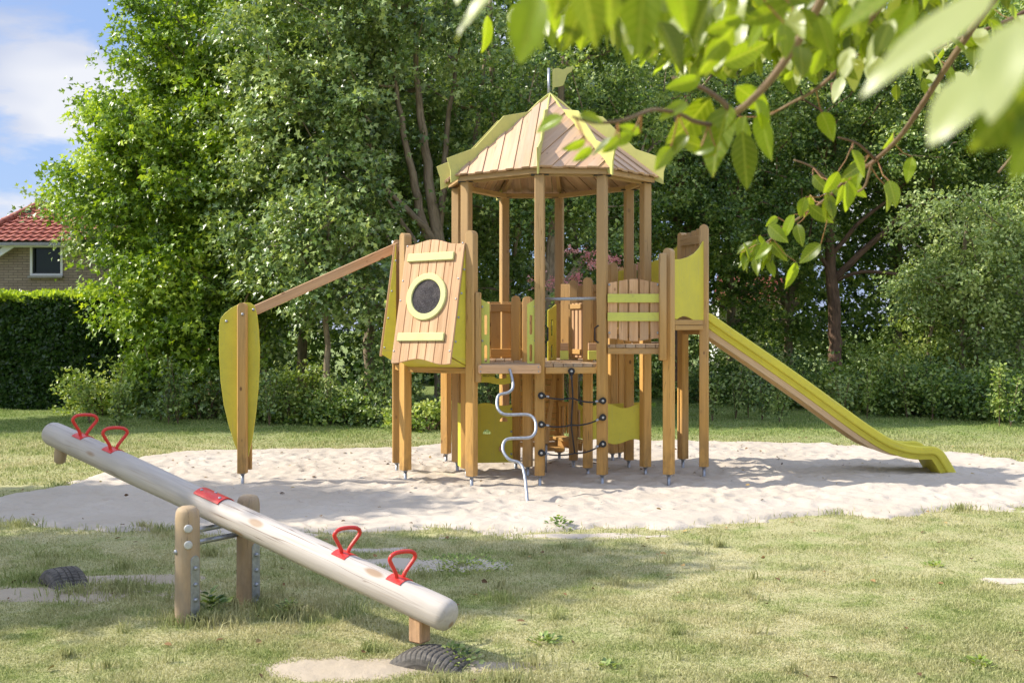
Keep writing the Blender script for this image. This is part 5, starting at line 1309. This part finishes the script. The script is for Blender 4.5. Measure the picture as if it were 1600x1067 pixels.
# main branches (picture column, row, depth) with real sizes following
b1=branch([(1600,-60,1.55),(1530,30,1.6),(1482,100,1.65),(1440,165,1.75),(1405,215,1.85),(1362,255,1.95),(1325,278,2.0),(1292,310,2.1),(1245,343,2.25),(1212,368,2.32),(1190,385,2.38)],.0058,.0018)
foliate(b1,.07,.052,(40,150),.42,2,.035)
for _ in range(26):
    p=b1[-1]+Vector((random.gauss(0,.018),random.gauss(0,.03),random.gauss(0,.012))); bigleaf(0,0,1,random.uniform(.035,.06)*FPX,random.uniform(50,150),random.uniform(-40,40),random.uniform(-60,60),base=p,w=.42)
for k in range(7):
    p=b1[-1]+Vector((random.gauss(0,.03),random.gauss(0,.02),random.uniform(-.05,0))); TWG.tube([b1[-1],(b1[-1]+p)/2+Vector((.01,0,.01)),p],[.0013,.001,.0008],5)
for t_,q in ((.52,[(1368,250,1.94),(1340,225,1.9),(1310,215,1.88)]),(.5,[(1362,255,1.95),(1352,290,1.97),(1340,300,1.98)]),(.7,[(1295,308,2.1),(1300,290,2.1),(1270,262,2.1),(1240,250,2.1)])):
    b=branch(q,.0028,.0015); foliate(b,.06,.052,(50,140),.1,2,.03)
b2=branch([(1420,-40,1.3),(1345,50,1.4),(1318,100,1.5),(1275,140,1.55),(1235,162,1.6),(1200,182,1.65)],.004,.0015); foliate(b2,.09,.045,(50,140),.45,1,.03,gap=.3)
b3=branch([(1300,-30,1.0),(1250,60,1.05),(1200,130,1.08),(1150,175,1.1),(1130,160,1.1),(1105,142,1.1),(1075,128,1.1),(1050,122,1.1)],.0045,.0018)
b4=branch([(1110,195,1.1),(1085,190,1.08),(1060,178,1.06),(1020,172,1.04),(975,188,1.0),(930,192,.98),(895,183,.96)],.0025,.0012); foliate(b4,.05,.028,(120,200),.0,2,.012)
# the leaves that read as individuals
for a in ((1110,152,1.1,105,128,20,-35,.60,.1),(1140,165,1.1,120,112,-10,50,.58,.4),(1165,180,1.12,60,100,10,60,.5,.3),(1160,205,1.1,95,85,0,10,.45,.2),(1180,155,1.1,70,60,20,-40,.6,.8),(1190,175,1.1,80,80,10,60,.55,.7),
          (1150,135,1.1,75,30,20,30,.5,.7),(1128,100,1.1,90,-25,10,20,.45,.6),(1095,122,1.08,60,165,20,-30,.5,.9),(1075,160,1.06,60,150,-20,20,.4,.8),(880,183,.95,55,160,20,30,.5,1.),(905,180,.95,45,10,20,-30,.5,.4)):
    bigleaf(a[0],a[1],a[2],a[3],a[4],a[5],a[6],w=a[7],rn=a[8],curl=random.uniform(.1,.35))
# canopy fringe along the top edge
for path_,n_,Lm in (([(1350,-70,.9),(1200,-45,.85),(1060,-35,.8),(930,-40,.75),(820,-30,.75),(740,-20,.72)],140,.040),([(1420,-60,1.45),(1280,0,1.45),(1160,20,1.4),(1050,30,1.4),(960,20,1.35),(880,10,1.3)],520,.046),([(1560,-50,1.7),(1420,10,1.6),(1300,40,1.55),(1220,60,1.5)],140,.048),([(1640,100,2.0),(1600,190,2.05),(1590,230,2.1),(1560,270,2.1)],26,.050),([(1700,-40,2.2),(1580,30,2.2),(1500,60,2.2),(1440,90,2.2)],36,.055)):
    b=branch(path_,.005,.002)
    for k in range(n_):
        p=random.choice(b)+Vector((random.gauss(0,.045),random.gauss(0,.06),random.gauss(-.015,.028))); 
        q=min(b,key=lambda z:(z-p).length)
        pxx=800+p.x/p.y*FPX; tip=CY-(p.z-EYE)/p.y*FPX+Lm/p.y*FPX
        if tip>np.interp(pxx,[650,720,980,1040,1300,1420,1700],[20,85,95,140,165,230,300]) or pxx<690: continue
        if random.random()<.35 and (q-p).length<.06: petiole(q,p)
        bigleaf(0,0,1,Lm*random.uniform(.7,1.15)*FPX,random.choice([random.uniform(60,125),random.uniform(20,160)]),random.uniform(-40,40),random.uniform(-70,70),base=p,w=random.uniform(.42,.58),curl=random.uniform(.05,.4),glare=random.random()<.2)
# very near leaves, thrown out of focus by the lens
for a in ((1560,-20,.37,265,145,15,0,.30,1.,1),(1590,30,.34,190,112,-15,0,.45,.9,1),(1545,110,.36,150,122,10,0,.62,1.,1),(1665,70,.35,215,125,20,-20,.70,.15,0),(1650,150,.36,150,118,0,20,.5,.8,0),(1440,-40,.60,150,150,10,50,.4,.7,0),
          (842,-10,.52,115,108,10,20,.62,.9,0),(775,-20,.54,85,130,10,0,.4,.7,1),(748,5,.55,70,125,0,58,.35,.4,0),(905,-50,.55,130,75,10,-20,.5,.2,0),(1010,-60,.60,150,95,10,20,.5,.5,0),(950,-60,.57,110,85,0,-35,.5,.5,0)):
    bigleaf(a[0],a[1],a[2],a[3],a[4],a[5],a[6],w=a[7],rn=a[8],curl=.15,glare=bool(a[9]))
def BR(P,r,seg=8):
    m=MB(); m.tube(P,r,seg); return m.build('branch',M['twig'],CH)
m=MB(); m.tube([(2.6,.9,0),(2.58,.92,1.2),(2.5,.95,2.2),(2.3,1.1,3.0)],[.11,.09,.075,.05],14); m.build('trunk',M['bark'],CH)
for e in (b1[0],b2[0],b3[0],W(1700,-40,2.2),W(1640,100,2.0),W(1560,-50,1.7),W(1350,-70,.9),W(1420,-60,1.3)):
    s_=Vector((2.42,1.02,2.55)); BR(smooth_path([s_,s_.lerp(e,.5)+Vector((0,0,.25)),e],6),[.011]*4+[.006]*5+[.0035]*4,8)
tag(TWG.build('leaf_stalks',simple('red_leaf_stalk',(.33,.16,.06),.5,scale=60),CH),kind='stuff')
fast_mesh('foliage',np.array(BL['v']),np.array(BL['f']),M['cherry'],CH,{'lc':np.array(BL['lc']),'rnd':np.array(BL['rn'])},smooth=True)

# ================================================================== LIGHT, SKY, CAMERA
EL=R(40); az=R(1)          # sun from the left, slightly behind
sdir=Vector((-math.cos(EL)*math.cos(az),math.cos(EL)*math.sin(az),math.sin(EL)))
sun=bpy.data.lights.new('sun','SUN'); sun.energy=4.8; sun.angle=R(.53); sun.color=(1.,.93,.82)
so=bpy.data.objects.new('sun',sun); COL.objects.link(so); so.rotation_euler=sdir.to_track_quat('Z','Y').to_euler()
w=bpy.data.worlds.new('World'); scene.world=w; w.use_nodes=True; nt=w.node_tree; nt.nodes.clear()
t=NT.__new__(NT); t.t=nt
out=nt.nodes.new('ShaderNodeOutputWorld'); bg=nt.nodes.new('ShaderNodeBackground'); bg.inputs[1].default_value=.15
sky=nt.nodes.new('ShaderNodeTexSky'); sky.sky_type='NISHITA'; sky.sun_disc=False; sky.sun_elevation=EL; sky.sun_rotation=math.atan2(sdir.x,sdir.y); sky.altitude=50; sky.dust_density=1.2
tc=nt.nodes.new('ShaderNodeTexCoord').outputs['Generated']
n1=t.noise(t.mp(tc,(1.3,1.3,3.4)),3.2,7,.58,.25); n2=t.noise(t.mp(tc,(1.,1.,2.6)),2.1,4,.5)
cl=t.ramp(n1,[(.42,0.),(.52,1.)]); base_=t.mix(t.ramp(n2,[(.42,0.),(.58,1.)]),(1.9,2.3,3.4),(3.95,4.05,4.35))
mixd=t.mix(cl,t.mix(.75,sky.outputs[0],(1.35,2.05,3.8)),base_)
zz=t.n('ShaderNodeSeparateXYZ',i_0=tc).outputs[2]; k_=t.n('ShaderNodeMapRange'); t.set(k_.inputs[0],zz); k_.inputs[1].default_value=.30; k_.inputs[2].default_value=.55; k_.inputs[3].default_value=1.; k_.inputs[4].default_value=1.6
vm=t.n('ShaderNodeVectorMath',operation='SCALE'); t.set(vm.inputs[0],mixd); t.set(vm.inputs['Scale'],k_.outputs[0]); mixd=vm.outputs[0]
nt.links.new(mixd,bg.inputs[0]); nt.links.new(bg.outputs[0],out.inputs[0])
cam=bpy.data.cameras.new('camera'); co=bpy.data.objects.new('camera',cam); COL.objects.link(co); scene.camera=co
co.location=(0,0,EYE); co.rotation_euler=(R(90),0,0); cam.sensor_width=36; cam.lens=FPX/1600*36; cam.shift_y=-(533.5-CY)/1600; cam.clip_start=.05; cam.clip_end=1000
cam.dof.use_dof=True; cam.dof.focus_distance=10.2; cam.dof.aperture_fstop=(cam.lens/1000)/.0038
scene.view_settings.view_transform='Standard'; scene.view_settings.look='None'; scene.view_settings.gamma=1; scene.view_settings.exposure=.58
scene.render.engine='CYCLES'; scene.cycles.use_denoising=True
scene.cycles.max_bounces=8; scene.cycles.diffuse_bounces=3; scene.cycles.transmission_bounces=6; scene.cycles.transparent_max_bounces=4
scene.cycles.sample_clamp_indirect=6
scene.cycles.use_adaptive_sampling=True; scene.cycles.adaptive_threshold=.02
scene.world.cycles_visibility.camera=True if hasattr(scene.world,'cycles_visibility') else True
